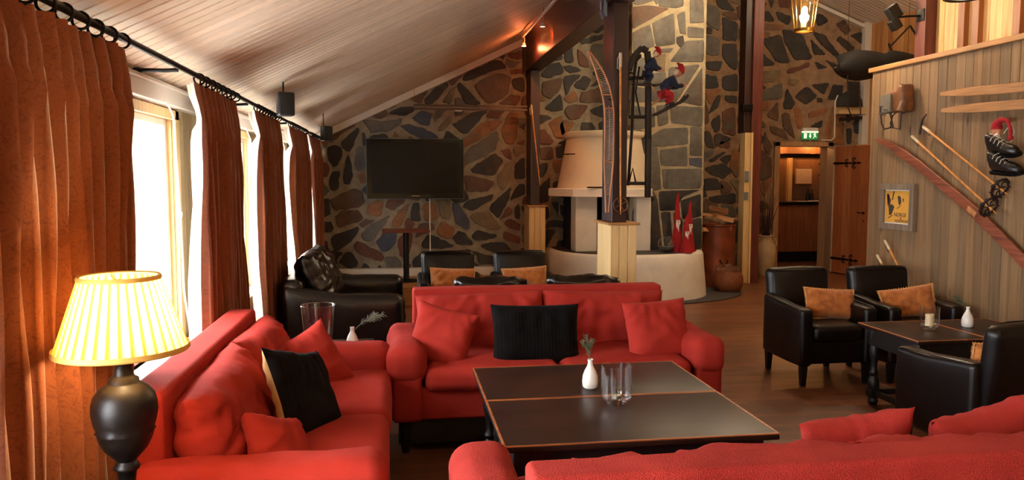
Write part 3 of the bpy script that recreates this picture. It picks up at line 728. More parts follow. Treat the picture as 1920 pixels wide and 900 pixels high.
# weathered plank partition
PP = ['#8e7150', '#866a4b', '#967753', '#836a4e', '#8b6e4c', '#927350', '#80684b', '#977a57', '#8a7052']
XP, YP, ZP = 4.6, 7.13, 2.64
bm = BM(); box(bm, XP+.01, XP+.3, YB, YP, 0, ZP); struct('wall_partition', bm, M['pine'])
boards('wall_partition_boards', (XP, YB, 0), (0, 1, 0), (0, 0, 1), YP-YB, ZP, .085, .118, PP, M['board'], 62, out=(-1, 0, 0))
bm = BM(); box(bm, XP-.03, XP+.33, YB, YP+.03, ZP, ZP+.045, .006); struct('trim_7', bm, wood('cap_board', '#b4804a', '#8f5f34', axis=1, rough=.55))
# upper board wall with battens in pairs
bm = BM(); box(bm, 4.93, 5.1, YB, 6.72, ZP, 5.4); struct('wall_upper', bm, M['pine'])
boards('wall_upper_boards', (4.915, YB, ZP), (0, 1, 0), (0, 0, 1), 6.72-YB, 2.7, .12, .17, ['#d9b67c', '#d2ac70', '#dcbb84', '#cba467'], M['boardpale'], 63, out=(-1, 0, 0))
bt = wood('orange_batten', '#93582b', '#74421e', axis=2, rough=.5)
y = 6.28; k = 0
while y > -2:
    for dy in (0, -.17):
        bm = BM(); box(bm, 4.865, 4.914, y+dy-.04, y+dy+.04, ZP+.045, 5.0, .004); o = struct('trim_8', bm, bt)
    y -= (.62, .55, .6)[k % 3]; k += 1
bm = BM(); box(bm, 4.8, 4.93, 6.66, 6.8, ZP+.045, 5.1, .006); struct('trim_9', bm, M['redpost'])
# rear wall and floor-level finish behind the viewer
bm = BM(); box(bm, -1.5, 5, YB-.2, YB, 0, 5.4); struct('wall_rear', bm, M['pine'])
# snow outside
bm = BM(); box(bm, -30, -1.6, -20, 30, -.6, -.5); struct('ground', bm, plain('snow', '#e8ecf2', .8, var=.02))
# reception room beyond the door
bm = BM(); box(bm, 5.6, 8.6, 15.4, 15.5, 0, 3); box(bm, 5.5, 5.6, YD+.2, 15.5, 0, 3); box(bm, 8.6, 8.7, YD+.2, 15.5, 0, 3); box(bm, 5.5, 8.7, YD+.2, 15.5, 2.6, 2.7); struct('wall_reception', bm, wood('reception_wall', '#8d6a4b', '#6f5038', axis=2))
# low wooden platform along the stone wall
bm = BM(); box(bm, -1.29, 1.66, 9.75, YT, .0, .25, .01); box(bm, -1.29, 1.66, 9.74, 9.8, .20, .252, .004); struct('floor_platform', bm, M['pine_cap'])
bm = BM(); box(bm, -1.29, 1.9, YT-.14, YT-.01, .25, .36, .01); struct('baseboard_far', bm, M['white_paint'])
# door frame
bm = BM()
for a, b, c, d in ((DX0-.1, DX0, 0, DZ+.08), (DX1, DX1+.1, 0, DZ+.08), (DX0-.1, DX1+.1, DZ, DZ+.08)): box(bm, a, b, YD-.05, YD+.22, c, d, .006)
struct('trim_10', bm, wood('door_frame', '#b98d63', '#97704a', axis=2))
# posts and the roof beam
def post(X0, Y0, label):
    t = thing('timber_post', label, 'post', (X0+.115, Y0+.21, 0), group=None)
    bm = BM(); box(bm, -.085, .045, -.15, .18, 1.24, 3.08, .006); obj('post', bm, M['darkpost'], t, False)
    p = BM(); box(p, -.115, .115, -.21, .21, 0, 1.22, .003); pe = obj('pedestal', p, M['pine'], t, False)
    for k in range(3):
        b = BM(); box(b, -.112+.0765*k, -.112+.0765*k+.073, -.222, -.211, 0, 1.22, .003); obj('pedestal_board', b, M['pine'], pe, False)
    b = BM(); box(b, -.14, .14, -.245, .235, 1.22, 1.24, .004); obj('cap', b, M['pine_cap'], pe, False)
    return t
P1 = post(1.765, 6.38, 'dark timber post on yellow pine pedestal hung with snowshoe and ski pole')
P2 = post(1.765, 10.53, 'dark timber post on yellow pine pedestal close to the stone wall with the television')
bm = BM(); box(bm, 1.74, 1.96, 2.0, YT-.02, 3.08, ceil_z(1.74)+.03, .01)
tag(obj('ceiling_beam', bm, M['darkbeam'], None, False), 'massive dark red beam under the sloped ceiling resting on the posts', 'beam')
t = thing('corner_post', 'tall red brown post lined with pale pine, standing right of the wood bin', 'post', (5.33, 11.35, 0))
bm = BM(); box(bm, -.02, .14, -.1, .14, 0, 5.3, .008); obj('post', bm, M['redpost'], t, False)
bm = BM(); box(bm, -.13, -.02, -.06, .16, 2.3, 5.3, .006); obj('dark_casing', bm, M['darkpost'], t, False)
bm = BM(); box(bm, -.115, -.025, -.08, .10, 0, 2.3, .004); box(bm, -.03, .0, -.12, -.08, 0, 2.3, .004); obj('pine_casing', bm, M['pine'], t, False)
bm = BM(); box(bm, -.11, -.05, -.1, -.08, 1.55, 1.72, .003); obj('switch_plate', bm, M['steelgrey'], t, False)
bm = BM(); box(bm, -.11, -.05, -.1, -.08, 1.28, 1.4, .003); obj('switch_plate', bm, M['steelgrey'], t, False)
bm = BM(); box(bm, -.2, -.04, -.16, -.06, 2.62, 2.72, .004); obj('bracket', bm, M['iron'], t, False)
# ------------------------------------------------------------------ red sofas
def sofa(label, L=2.03, seed=0, mat='red', zb=.875, cz=0):
    """faces local -y; origin on the floor under its middle"""
    t = thing('red_sofa', label, 'sofa'); m = M[mat]; D = .9; hl = L/2; aw = .2
    y0, y1 = -D/2, D/2
    b = BM(); rbox(b, -hl+.02, hl-.02, y0+.04, y1-.02, .2, .40, .02, 6); obj('base', b, m, t)
    b = BM(); box(b, -hl+.05, hl-.05, y0+.08, y1-.05, .05, .2, .005)
    obj('plinth', b, M['blackwood'], t, False)
    for sx in (-1, 1):
        for sy in (-1, 1):
            b = BM(); x, y = sx*(hl-.09), sy*(D/2-.09); lathe(b, [(0, 0), (.022, 0), (.03, .05), (.035, .2)], (x, y, 0), 14); obj('leg', b, M['blackwood'], t)
    for sx in (-1, 1):
        xa, xb = sorted((sx*hl, sx*(hl-aw)))
        b = BM(); rbox(b, xa+.012, xb-.012, y0, y1-.02, .2, .5, .03, 6, amp=.004, seed=seed+sx); a = obj('armrest', b, m, t)
        b = BM(); rbox(b, xa-.012, xb+.012, y0-.015, y1-.04, .42, .645, .075, 10, puff=(.004, .0, .012), amp=.012, freq=7, seed=seed+2*sx)
        obj('arm_cover', b, m, a)
    bw = hl-.15
    b = BM(); rbox(b, -bw, bw, y1-.15, y1, .3, zb, .022, 10, puff=(0, .006, 0), amp=.004, seed=seed+4); obj('backrest', b, m, t)
    b = BM(); tube(b, [(-bw+.01, y1-.148, zb-.01), (-bw+.01, y1-.148, .5)], .005, 6); tube(b, [(bw-.01, y1-.148, zb-.01), (bw-.01, y1-.148, .5)], .005, 6)
    iw = hl-aw-.005
    for k, (xa, xb) in enumerate(((-iw, -.005), (.005, iw))):
        b = BM(); rbox(b, xa, xb, y0-.01, y1-.16, .375, .515, .055, 10, puff=(.0, .006, .022), amp=.010, freq=4, seed=seed+6+k); obj('seat_cushion', b, m, t)
    for k, (xa, xb) in enumerate(((-iw-.01, -.004), (.004, iw+.01))):
        b = pillow_bm(xb-xa+.05, .45, .26, seed+20+k, n=34, wrinkle=.03, corner=.035)
        o = obj('back_cushion', b, m, t, angle=60); o.location = ((xa+xb)/2, y1-.26, .635+cz); o.rotation_euler = (math.radians(-13), math.radians(1.5*(1 if k else -1)), 0)
    return t
S2 = sofa('red two-seat sofa facing the viewer behind the square table, black cushion at its middle', seed=1); S2.location = (.95, 4.90, 0)
S1 = sofa('red sofa along the curtained window wall with a black cushion, next to the lamp', seed=9, L=2.1); S1.location = (-.515, 3.68, 0); S1.rotation_euler.z = PI/2
S3 = sofa('red sofa seen from behind in the front right corner of the view', seed=17, L=2.35, mat='red_rough', zb=.845, cz=-.045); S3.location = (1.36, 2.37, 0); S3.rotation_euler.z = PI
def pillow(name, label, cat, loc, rot, w=.42, h=.42, t=.15, m='red', seed=0, group=None, fringe=None, corner=.1, back=None):
    o = obj(name, pillow_bm(w, h, t, seed, corner=corner, n=28), [M[m]]+([M[back]] if back else []), None, angle=60); tag(o, label, cat, group)
    if back:
        for p in o.data.polygons:
            if p.center.y > .0: p.material_index = 1
    o.location = loc; o.rotation_euler = [math.radians(a) for a in rot]
    if fringe:
        b = BM(); R = random.Random(seed)
        n = 46; P = []
        for k in range(n*4):
            s, q = divmod(k, n); u = -1+2*q/n
            x, z = ((u, -1), (1, u), (-u, 1), (-1, -u))[s]
            P.append(Vector((x*(1-corner*(1-z*z))*w/2, noise.noise(Vector((x*w, 0, z*h))*3)*.015, z*(1-corner*(1-x*x))*h/2)))
        tube(b, P, .006, 6, closed=True)
        for p in P[::2]:
            d = Vector((p.x, 0, p.z)).normalized(); q = p+d*.014+Vector((0, R.uniform(-.006, .006), 0)); tube(b, [p, q], [.005, .0025], 5)
        obj('fringe', b, M[fringe], o)
    return o
pillow('throw_pillow', 'square red throw pillow at the left end of the facing sofa', 'pillow', (.25, 4.71, .645), (-20, 14, -14), .40, .39, .15, seed=3)
pillow('throw_pillow', 'black ribbed throw pillow in the middle of the facing red sofa', 'pillow', (.83, 4.68, .645), (-18, 1, 2), .56, .40, .16, 'black_fab', 4, corner=.06)
pillow('throw_pillow', 'square red throw pillow at the right end of the facing sofa', 'pillow', (1.62, 4.70, .645), (-20, -2, 6), .44, .41, .15, seed=5, corner=.06)
pillow('throw_pillow', 'small red throw pillow at the near end of the window sofa', 'pillow', (-.47, 3.03, .575), (-28, 20, 60), .34, .28, .13, seed=6)
pillow('throw_pillow', 'black throw pillow with tan back edge leaning in the window sofa', 'pillow', (-.43, 3.52, .655), (-26, 14, 66), .48, .43, .16, 'black_fab', 7, back='cream_back')
pillow('throw_pillow', 'square red throw pillow at the far end of the window sofa behind the black one', 'pillow', (-.46, 4.22, .625), (-22, -20, 42), .35, .38, .14, seed=8)
pillow('throw_pillow', 'red throw pillow peeking over the near sofa back, closest to the table corner', 'pillow', (1.56, 2.44, .64), (-18, 8, 172), .40, .38, .16, 'red_rough', 9)
pillow('throw_pillow', 'red throw pillow with raised corner at the right end of the near sofa back', 'pillow', (2.0, 2.40, .635), (-16, 10, 186), .44, .44, .18, 'red_rough', 10)
# ------------------------------------------------------------------ coffee tables
def turned(b, x, y, z0, z1, r=.034):
    h = z1-z0
    pr = [(0, 0), (r*.75, 0), (r, .05), (r*.75, .1), (r*.55, .13), (r*.95, .18), (r*1.1, .26), (r*.95, .34), (r*.6, .38), (r*.9, .42), (r*.6, .46), (r*.55, .52), (r*.8, .62), (r*1.05, .72), (r*.75, .8), (r*.6, .83), (r*1.1, .87), (r*1.1, .9)]
    lathe(b, [(a, z0+c*h) for a, c in pr], (x, y, 0), 18)
    box(b, x-r*1.05, x+r*1.05, y-r*1.05, y+r*1.05, z0+.88*h, z1, .003); box(b, x-r, x+r, y-r, y+r, z0+.10*h, z0+.22*h, .003)
def coffee_table(label, group=None, W=1.14, D=.635, zt=.58):
    t = thing('coffee_table', label, 'table', group=group)
    b = BM(); box(b, -W/2, W/2, -D/2, D/2, zt-.028, zt, .007, seg=3); o = obj('tabletop', b, M['darkwood'], t, angle=30)
    b = BM(); z = zt+.0005
    for (x0, x1, y0, y1) in ((-W/2+.002, W/2-.002, -D/2+.001, -D/2+.010), (-W/2+.002, W/2-.002, D/2-.010, D/2-.001), (-W/2+.001, -W/2+.010, -D/2+.002, D/2-.002), (W/2-.010, W/2-.001, -D/2+.002, D/2-.002)):
        box(b, x0, x1, y0, y1, zt-.010, z+.0008, .001)
    obj('worn_edge', b, M['darkwood_edge'], o, False)
    b = BM(); i = .05
    box(b, -W/2+i, W/2-i, -D/2+i, -D/2+i+.02, zt-.15, zt-.028, .002); box(b, -W/2+i, W/2-i, D/2-i-.02, D/2-i, zt-.15, zt-.028, .002)
    box(b, -W/2+i, -W/2+i+.02, -D/2+i, D/2-i, zt-.15, zt-.028, .002); box(b, W/2-i-.02, W/2-i, -D/2+i, D/2-i, zt-.15, zt-.028, .002)
    obj('apron', b, M['blackwood'], t, False)
    for sx in (-1, 1):
        for sy in (-1, 1):
            b = BM(); turned(b, sx*(W/2-.085), sy*(D/2-.085), 0, zt-.03, .036); obj('leg', b, M['blackwood'], t, angle=35)
    b = BM()
    for sy in (-1, 1): box(b, -W/2+.1, W/2-.1, sy*(D/2-.085)-.014, sy*(D/2-.085)+.014, .07, .11, .003)
    for sx in (-1, 1): box(b, sx*(W/2-.085)-.014, sx*(W/2-.085)+.014, -D/2+.1, D/2-.1, .07, .11, .003)
    obj('stretcher', b, M['blackwood'], t, False)
    return t
T1 = coffee_table('far half of the big dark coffee table in front of the facing red sofa'); T1.location = (.96, 3.87, 0)
T2 = place(T1, (.96, 3.23, 0), 0, 'near half of the big dark coffee table, close to the near red sofa back')
T3 = coffee_table('dark coffee table of the armchair group, its left half carrying the lit-style pillar candle glass'.replace('lit-style ', ''), W=.66, D=.515); T3.location = (3.52, 4.80, 0); T3.rotation_euler.z = PI/2
T4 = place(T3, (4.04, 4.80, 0), PI/2, 'right half of the dark armchair group table, touching the plank wall')
# ------------------------------------------------------------------ vases and candle glasses
def bud_vase(label, loc, sprig=1, s=1, lean=(.0, 0), m='green', seed=1):
    t = thing('bud_vase', label, 'vase', loc)
    b = BM(); pr = [(0, 0), (.030, 0), (.036, .006), (.039, .03), (.036, .06), (.027, .085), (.016, .105), (.0115, .12), (.0125, .135), (.015, .14), (.012, .139), (.009, .12), (.0, .1)]
    lathe(b, [(a*s, c*s) for a, c in pr], seg=28); obj('vase_body', b, M['white_cer'], t)
    b = BM(); R = random.Random(seed)
    P = [Vector((0, 0, .10*s))]; d = Vector((lean[0]*.3, lean[1]*.3, 1)).normalized()
    for k in range(9):
        d = (d+Vector((lean[0]*.12, lean[1]*.12, 0))).normalized(); P.append(P[-1]+d*.018*sprig)
    tube(b, P, [.0022]*8+[.0015]*2, 6)
    br = [P[3:]]
    for sgn in (-1, 1):
        q = [P[5]]; dd = (d+Vector((sgn*.7, .2*sgn, 0))).normalized()
        for k in range(4): q.append(q[-1]+dd*.013*sprig)
        tube(b, q, .0015, 5); br.append(q)
    for q in br:
        for i in range(len(q)-1):
            a, c = q[i], q[i+1]; tdir = (c-a).normalized()
            for k in range(12):
                p = a.lerp(c, k/12); o = Vector((R.gauss(0, 1), R.gauss(0, 1), R.gauss(0, 1))).cross(tdir).normalized()
                tube(b, [p, p+(o*.8+tdir*.7).normalized()*R.uniform(.016, .024)*sprig], [.0011, .0006], 4)
    obj('fir_sprig', b, M[m], t)
    return t
bud_vase('small white bud vase with fir sprig on the big coffee table beside the glass', (.93, 3.70, .5815), 1.0, 1.02, (-.15, 0), 'green', 2)
bud_vase('small white bud vase with fir sprig on the armchair table by the plank wall', (3.92, 4.86, .5815), .95, 1.0, (-.9, .2), 'green', 3)
bud_vase('small white bud vase with drooping pale sprig, on the table behind the window sofa', (-.31, 5.12, .5006), 1.5, 1.05, (1.6, 0), 'palegreen', 4)
def candle_glass(label, loc, r=.066, h=.15, foot=True, candle=None, flare=1.0):
    t = thing('candle_glass', label, 'candle holder', loc)
    b = BM(); w_ = .0035
    pr = ([(0, .0), (r*.62, 0), (r*.64, .004), (r*.64, .014), (r*.93, .02), (r, .03)] if foot else [(0, 0), (r*.9, 0), (r, .012)])+[(r*(1+(flare-1)*q/6), .03+(h-.03)*q/6) for q in range(1, 7)]
    top = pr[-1][0]
    pr += [(top+.003, h+.001), (top, h+.003), (top-w_, h)]+[(r*(1+(flare-1)*q/6)-w_, .03+(h-.03)*q/6) for q in range(5, -1, -1)]+[(r*.6, .022), (0, .022)]
    lathe(b, pr, seg=40); obj('glass', b, M['glass'], t)
    if candle == 'tea':
        b = BM(); lathe(b, [(0, .0235), (.02, .0235), (.021, .024), (.021, .036), (.02, .037), (0, .036)], (.0, 0, 0), 24); c = obj('tealight', b, M['wax'], t)
        b = BM(); lathe(b, [(.0212, .0235), (.0218, .0235), (.0218, .039), (.0212, .039)], (0, 0, 0), 24); obj('tin', b, M['tin'], c)
        b = BM(); tube(b, [(0, 0, .036), (0, .001, .044)], .001, 6); obj('wick', b, M['twig'], c)
    elif candle:
        cr, ch = candle; b = BM(); lathe(b, [(0, .0235), (cr, .0235), (cr, ch*.9), (cr*1.02, ch), (cr*.93, ch+.004), (cr*.8, ch-.006), (0, ch-.01)], (0, 0, 0), 26, mod=lambda k, z: 1+.015*math.sin(k*1.3+z*40)); c = obj('pillar_candle', b, M['wax'], t)
        b = BM(); tube(b, [(0, 0, ch-.01), (.001, 0, ch+.008)], .0012, 6); obj('wick', b, M['twig'], c)
    return t
candle_glass('clear glass cylinder with a tealight on the big coffee table', (.985, 3.42, .5815), .070, .175, True, 'tea')
candle_glass('clear glass cylinder holding a thick cream candle on the armchair table', (3.60, 4.82, .5815), .062, .15, True, (.028, .10))
candle_glass('large flared glass vase on the table behind the window sofa', (-.53, 5.16, .5006), .085, .29, False, (.03, .05), 1.3)
t = thing('side_table', 'low dark table behind the window sofa under the large glass vase', 'table', (-.45, 5.22, 0))
b = BM(); box(b, -.42, .27, -.24, .24, .47, .5, .006); obj('tabletop', b, M['darkwood'], t, False)
for sx in (-.36, .21):
    for sy in (-.18, .18):
        b = BM(); turned(b, sx, sy, 0, .47, .028); obj('leg', b, M['blackwood'], t)
# ------------------------------------------------------------------ leather armchairs
def armchair(label, m='leather', crinkle=0):
    """faces local -y; origin on the floor under its middle"""
    t = thing('leather_armchair', label, 'armchair'); m = M[m]; W, D = .64, .70
    b = BM(); rbox(b, -W/2+.03, W/2-.03, -D/2+.03, D/2-.04, .17, .36, .02, 6); obj('base', b, m, t)
    for sx in (-1, 1):
        xa, xb = sorted((sx*W/2, sx*(W/2-.105)))
        b = BM(); rbox(b, xa, xb, -D/2, D/2-.06, .16, .615, .028, 10, puff=(.004, .006, .01), amp=.003, seed=sx)
        for v in b.verts:
            if v.co.z > .4: v.co.z += .05*max(0, (v.co.y+.1)/.5)*(v.co.z-.4)/.2-.01
        a = obj('armrest', b, m, t)
        b = BM(); x = sx*(W/2-.004)
        tube(b, [(x, -D/2+.02, .2), (x, -D/2+.015, .585), (x, -D/2+.06, .607), (x, .2, .635)], .004, 6); obj('piping', b, m, a)
    b = BM(); rbox(b, -W/2+.11, W/2-.11, -D/2-.005, D/2-.14, .345, .475, .045, 10, puff=(0, .004, .02), amp=.006, seed=3); obj('seat_cushion', b, m, t)
    b = BM(); rbox(b, -W/2+.055, W/2-.055, -.055, .055, 0, .52, .05, 14, puff=(.0, .02, .01), amp=.004+.02*crinkle, freq=5+9*crinkle, seed=4)
    for v in b.verts:
        v.co.x *= 1+.06*v.co.z/.5; v.co.y += .03*v.co.x**2/.1
    o = obj('backrest', b, m, t); o.location = (0, D/2-.10, .34+.035*crinkle); o.rotation_euler = (math.radians(-8), 0, 0)
    b = BM(); w2 = W/2-.085
    if not crinkle: tube(b, [(x_*(1+.06*z_/.5), -.052+.03*x_*x_/.1-.015*max(0, 1-(x_/w2)**2), z_) for x_, z_ in ((-w2, .03), (-w2, .25), (-w2, .46), (-w2*.93, .50), (-w2*.4, .512), (0, .514), (w2*.4, .512), (w2*.93, .50), (w2, .46), (w2, .25), (w2, .03))], .0045, 6); obj('piping', b, m, o)
    for sx in (-1, 1):
        for sy in (-1, 1):
            b = BM(); x, y = sx*(W/2-.055), sy*(D/2-.065)-.01
            prism(b, [(-.018, -.018), (.018, -.018), (.018, .018), (-.018, .018)], 0, .18)
            for v in b.verts: k = 1+.5*(v.co.z/.18); v.co = Vector((x+v.co.x*k, y+v.co.y*k, v.co.z))
            obj('leg', b, M['blackwood'], t, False)
    return t
A1 = armchair('dark leather armchair with orange pillow, nearest the open floor at the table by the planks'); A1.location = (3.37, 5.88, 0)
A2 = place(A1, (4.10, 5.86, 0), 0, 'dark leather armchair with orange pillow, closest to the plank wall and its leaning poles')
A3 = place(A1, (3.29, 3.92, 0), PI, 'dark leather armchair in the right foreground, turned away with only a pillow edge showing')
A4 = place(A1, (.50, 7.75, 0), 0, 'dark leather armchair with orange pillow standing under the wall television')
A5 = place(A1, (1.25, 7.72, 0), 0, 'dark leather armchair with orange pillow standing in front of the far timber post')
A6 = armchair('dark leather armchair back just behind the facing red sofa, on its left half', 'leather_shiny', 1); A6.location = (.67, 5.95, 0); A6.rotation_euler.z = PI
A7 = place(A6, (1.36, 5.95, 0), PI, 'shiny crumpled leather armchair back behind the facing red sofa, in front of the near post')
for k, (loc, rot, lab) in enumerate((((3.44, 5.80, .60), (-16, 5, 4), 'orange fringed pillow in the armchair nearest the open floor'),
        ((4.12, 5.78, .60), (-16, -8, -8), 'orange fringed pillow in the armchair nearest the plank wall'),
        ((3.33, 3.83, .59), (-14, 0, 182), 'orange fringed pillow in the foreground armchair, only its edge in view'),
        ((.52, 7.66, .60), (-16, 3, 2), 'orange fringed pillow in the armchair under the television'),
        ((1.24, 7.63, .60), (-16, -3, -2), 'orange fringed pillow in the armchair in front of the far post'))):
    pillow('lumbar_pillow', lab, 'pillow', loc, rot, .44, .25, .13, 'orange_fab', 30+k, 'orange pillows in the leather armchairs', 'fringe', corner=.07)
# dark leather loveseat by the window
t = thing('leather_loveseat', 'dark leather loveseat by the windows facing right, beneath the far curtains', 'sofa', (-.47, 7.1, 0), PI/2)
m = M['leather_shiny']; hl, D = .74, 1.0
b = BM(); rbox(b, -hl+.04, hl-.04, -D/2+.03, D/2-.02, .1, .36, .03, 6); obj('base', b, m, t)
for sx in (-1, 1):
    xa, xb = sorted((sx*hl, sx*(hl-.2)))
    b = BM(); rbox(b, xa, xb, -D/2, D/2-.02, .08, .66, .075, 10, puff=(.006, .01, .012), amp=.008, freq=6, seed=sx+40)
    for v in b.verts:
        if v.co.z > .3: v.co.z += .10*max(0, (v.co.y+.05)/.5)**1.5
    obj('armrest', b, m, t)
b = BM(); rbox(b, -hl+.03, hl-.03, D/2-.2, D/2, .1, .80, .07, 10, amp=.008, seed=44)
obj('backrest', b, m, t)
for k in (-1, 1):
    xa, xb = sorted((0, k*(hl-.2)))
    b = BM(); rbox(b, xa, xb, -D/2-.01, D/2-.2, .34, .49, .06, 10, puff=(0, .01, .02), amp=.012, seed=45+k); obj('seat_cushion', b, m, t)
    o = obj('back_cushion', pillow_bm(.58, .52, .26, 47+k, n=30, wrinkle=.03, corner=.04), m, t, angle=60); o.location = (k*.27, D/2-.27, .74); o.rotation_euler = (math.radians(-22), 0, 0)
for sx in (-1, 1):
    for sy in (-1, 1):
        b = BM(); lathe(b, [(0, 0), (.025, 0), (.032, .1), (0, .1)], (sx*(hl-.08), sy*(D/2-.08), 0), 14); obj('leg', b, M['blackwood'], t)
# ------------------------------------------------------------------ table lamp
LX, LY, LZ = -.80, 2.37, .647
t = thing('lamp_table', 'small round dark table carrying the lamp beside the window sofa', 'table', (LX, LY-.03, 0))
b = BM(); lathe(b, [(0, .616), (.16, .616), (.165, .626), (.165, .636), (.155, .646), (0, .646)], seg=36); obj('tabletop', b, M['darkwood'], t)
b = BM(); lathe(b, [(.0, .0), (.13, 0), (.13, .02), (.05, .05), (.025, .1), (.035, .25), (.02, .4), (.05, .616), (0, .616)], seg=24); obj('pedestal', b, M['blackwood'], t)
t = thing('table_lamp', 'table lamp with dark turned urn base and glowing cream pleated shade', 'lamp', (LX, LY, LZ)); t.scale = (.96, .96, .96)
b = BM()
pr = [(0, 0), (.072, 0), (.076, .012), (.07, .024), (.045, .034), (.03, .05), (.026, .09), (.03, .125), (.038, .13), (.042, .138), (.034, .15), (.030, .158), (.045, .175), (.068, .20), (.083, .232), (.087, .25), (.091, .256), (.088, .262), (.096, .285), (.102, .32), (.101, .345), (.094, .372), (.075, .396), (.053, .41), (.048, .415), (.047, .425), (.035, .432), (.032, .44), (.028, .465), (.034, .478), (.042, .484), (.043, .492), (.034, .50), (.015, .505), (0, .505)]
NLAMP = plain('antique_bronze', '#170e09', .42, .3, var=.4, vs_=14, bump=.1)
lathe(b, [(r*.92, z*.955) for r, z in pr], seg=48, mod=lambda k, z: 1+(.02*(1 if (k//2) % 2 else -1) if (.240 < z < .250 or .456 < z < .473) else 0)); obj('lamp_base', b, NLAMP, t, angle=60)
N = NT('pleated_silk'); t_ = N.t; t_.nodes.remove(N.b)
gr = N.n('ShaderNodeTexGradient', gradient_type='RADIAL'); N.l(N.coord(), gr.inputs[0])
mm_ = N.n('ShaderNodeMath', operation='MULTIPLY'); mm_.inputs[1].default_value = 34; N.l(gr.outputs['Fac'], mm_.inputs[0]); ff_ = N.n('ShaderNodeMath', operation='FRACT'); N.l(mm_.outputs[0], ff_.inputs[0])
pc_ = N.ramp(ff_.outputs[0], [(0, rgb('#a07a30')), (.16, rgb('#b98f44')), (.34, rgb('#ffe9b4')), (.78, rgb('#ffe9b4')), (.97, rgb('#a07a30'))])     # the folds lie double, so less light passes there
df = N.n('ShaderNodeBsdfDiffuse'); tl = N.n('ShaderNodeBsdfTranslucent'); N.l(pc_, df.inputs[0]); N.l(pc_, tl.inputs[0])
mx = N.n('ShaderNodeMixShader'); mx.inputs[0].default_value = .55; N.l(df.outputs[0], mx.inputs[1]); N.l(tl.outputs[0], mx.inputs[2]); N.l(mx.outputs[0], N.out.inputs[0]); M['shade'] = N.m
b = BM(); seg = 34*6; z0s, z1s, r0s, r1s = .495, .716, .182, .110
def pleat(k, z):
    q = (k % 6)/6; return 1+.055*(abs(q-.5)*2-.5)
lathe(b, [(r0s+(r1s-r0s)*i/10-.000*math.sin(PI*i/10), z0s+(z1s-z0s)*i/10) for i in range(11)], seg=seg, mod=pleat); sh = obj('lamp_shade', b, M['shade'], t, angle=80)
M['goldband'] = plain('gold_braid', '#d9a850', .6)
b = BM(); lathe(b, [(r0s+.006, z0s-.006), (r0s+.010, z0s-.002), (r0s+.008, z0s+.012), (r0s-.006, z0s-.004), (r0s+.006, z0s-.006)], seg=64); obj('trim_band', b, M['goldband'], sh)
b = BM(); lathe(b, [(r1s+.006, z1s-.008), (r1s+.008, z1s), (r1s+.004, z1s+.006), (r1s-.005, z1s+.003), (r1s+.006, z1s-.008)], seg=64); obj('trim_band', b, M['goldband'], sh)
b = BM(); tube(b, [(0, 0, .47), (0, 0, .71)], .006, 10); [tube(b, [(0, 0, .70), (r1s*math.cos(a), r1s*math.sin(a), .708)], .0025, 6) for a in (0, 2.1, 4.2)]; lathe(b, [(0, .52), (.018, .52), (.02, .56), (0, .56)], seg=16); obj('harp', b, M['brass'], t)
b = BM(); ell(b, Vector((0, 0, .60)), (.03, .03, .04), 16, 10); obj('bulb', b, emis('bulb_glow', (1, .75, .4), 40), t)
lamp('POINT', (0, .0, .60), 16, (1, .64, .30), .045, name='lamp_light', parent=t)
# ------------------------------------------------------------------ curtains
N = NT('paisley_damask'); v = N.coord()
f = N.noise(v, 15, 1, .5, 3.5); edge = N.ramp(f, [(.46, (0, 0, 0)), (.5, (.6, .6, .6)), (.54, (0, 0, 0))])
c = N.mix(N.noise(v, 5, 3), rgb('#743a1b'), rgb('#874822')); c = N.mix(edge, c, rgb('#5a2611'))
N.l(c, N.b.inputs['Base Color']); N.set(Roughness=.75); N.b.inputs['Sheen Weight'].default_value = .4; N.b.inputs['Specular IOR Level'].default_value = .2
N.bump(f, .25, .004); M['damask'] = N.m
N = NT('white_lining'); N.t.nodes.remove(N.b); df = N.n('ShaderNodeBsdfDiffuse'); df.inputs[0].default_value = rgb('#e9e2d6'); tl = N.n('ShaderNodeBsdfTranslucent'); tl.inputs[0].default_value = rgb('#efe6d4')
mx = N.n('ShaderNodeMixShader'); mx.inputs[0].default_value = .5; N.l(df.outputs[0], mx.inputs[1]); N.l(tl.outputs[0], mx.inputs[2]); N.l(mx.outputs[0], N.out.inputs[0]); M['lining'] = N.m
XR, ZR = -1.05, 2.158
FOLD = 1
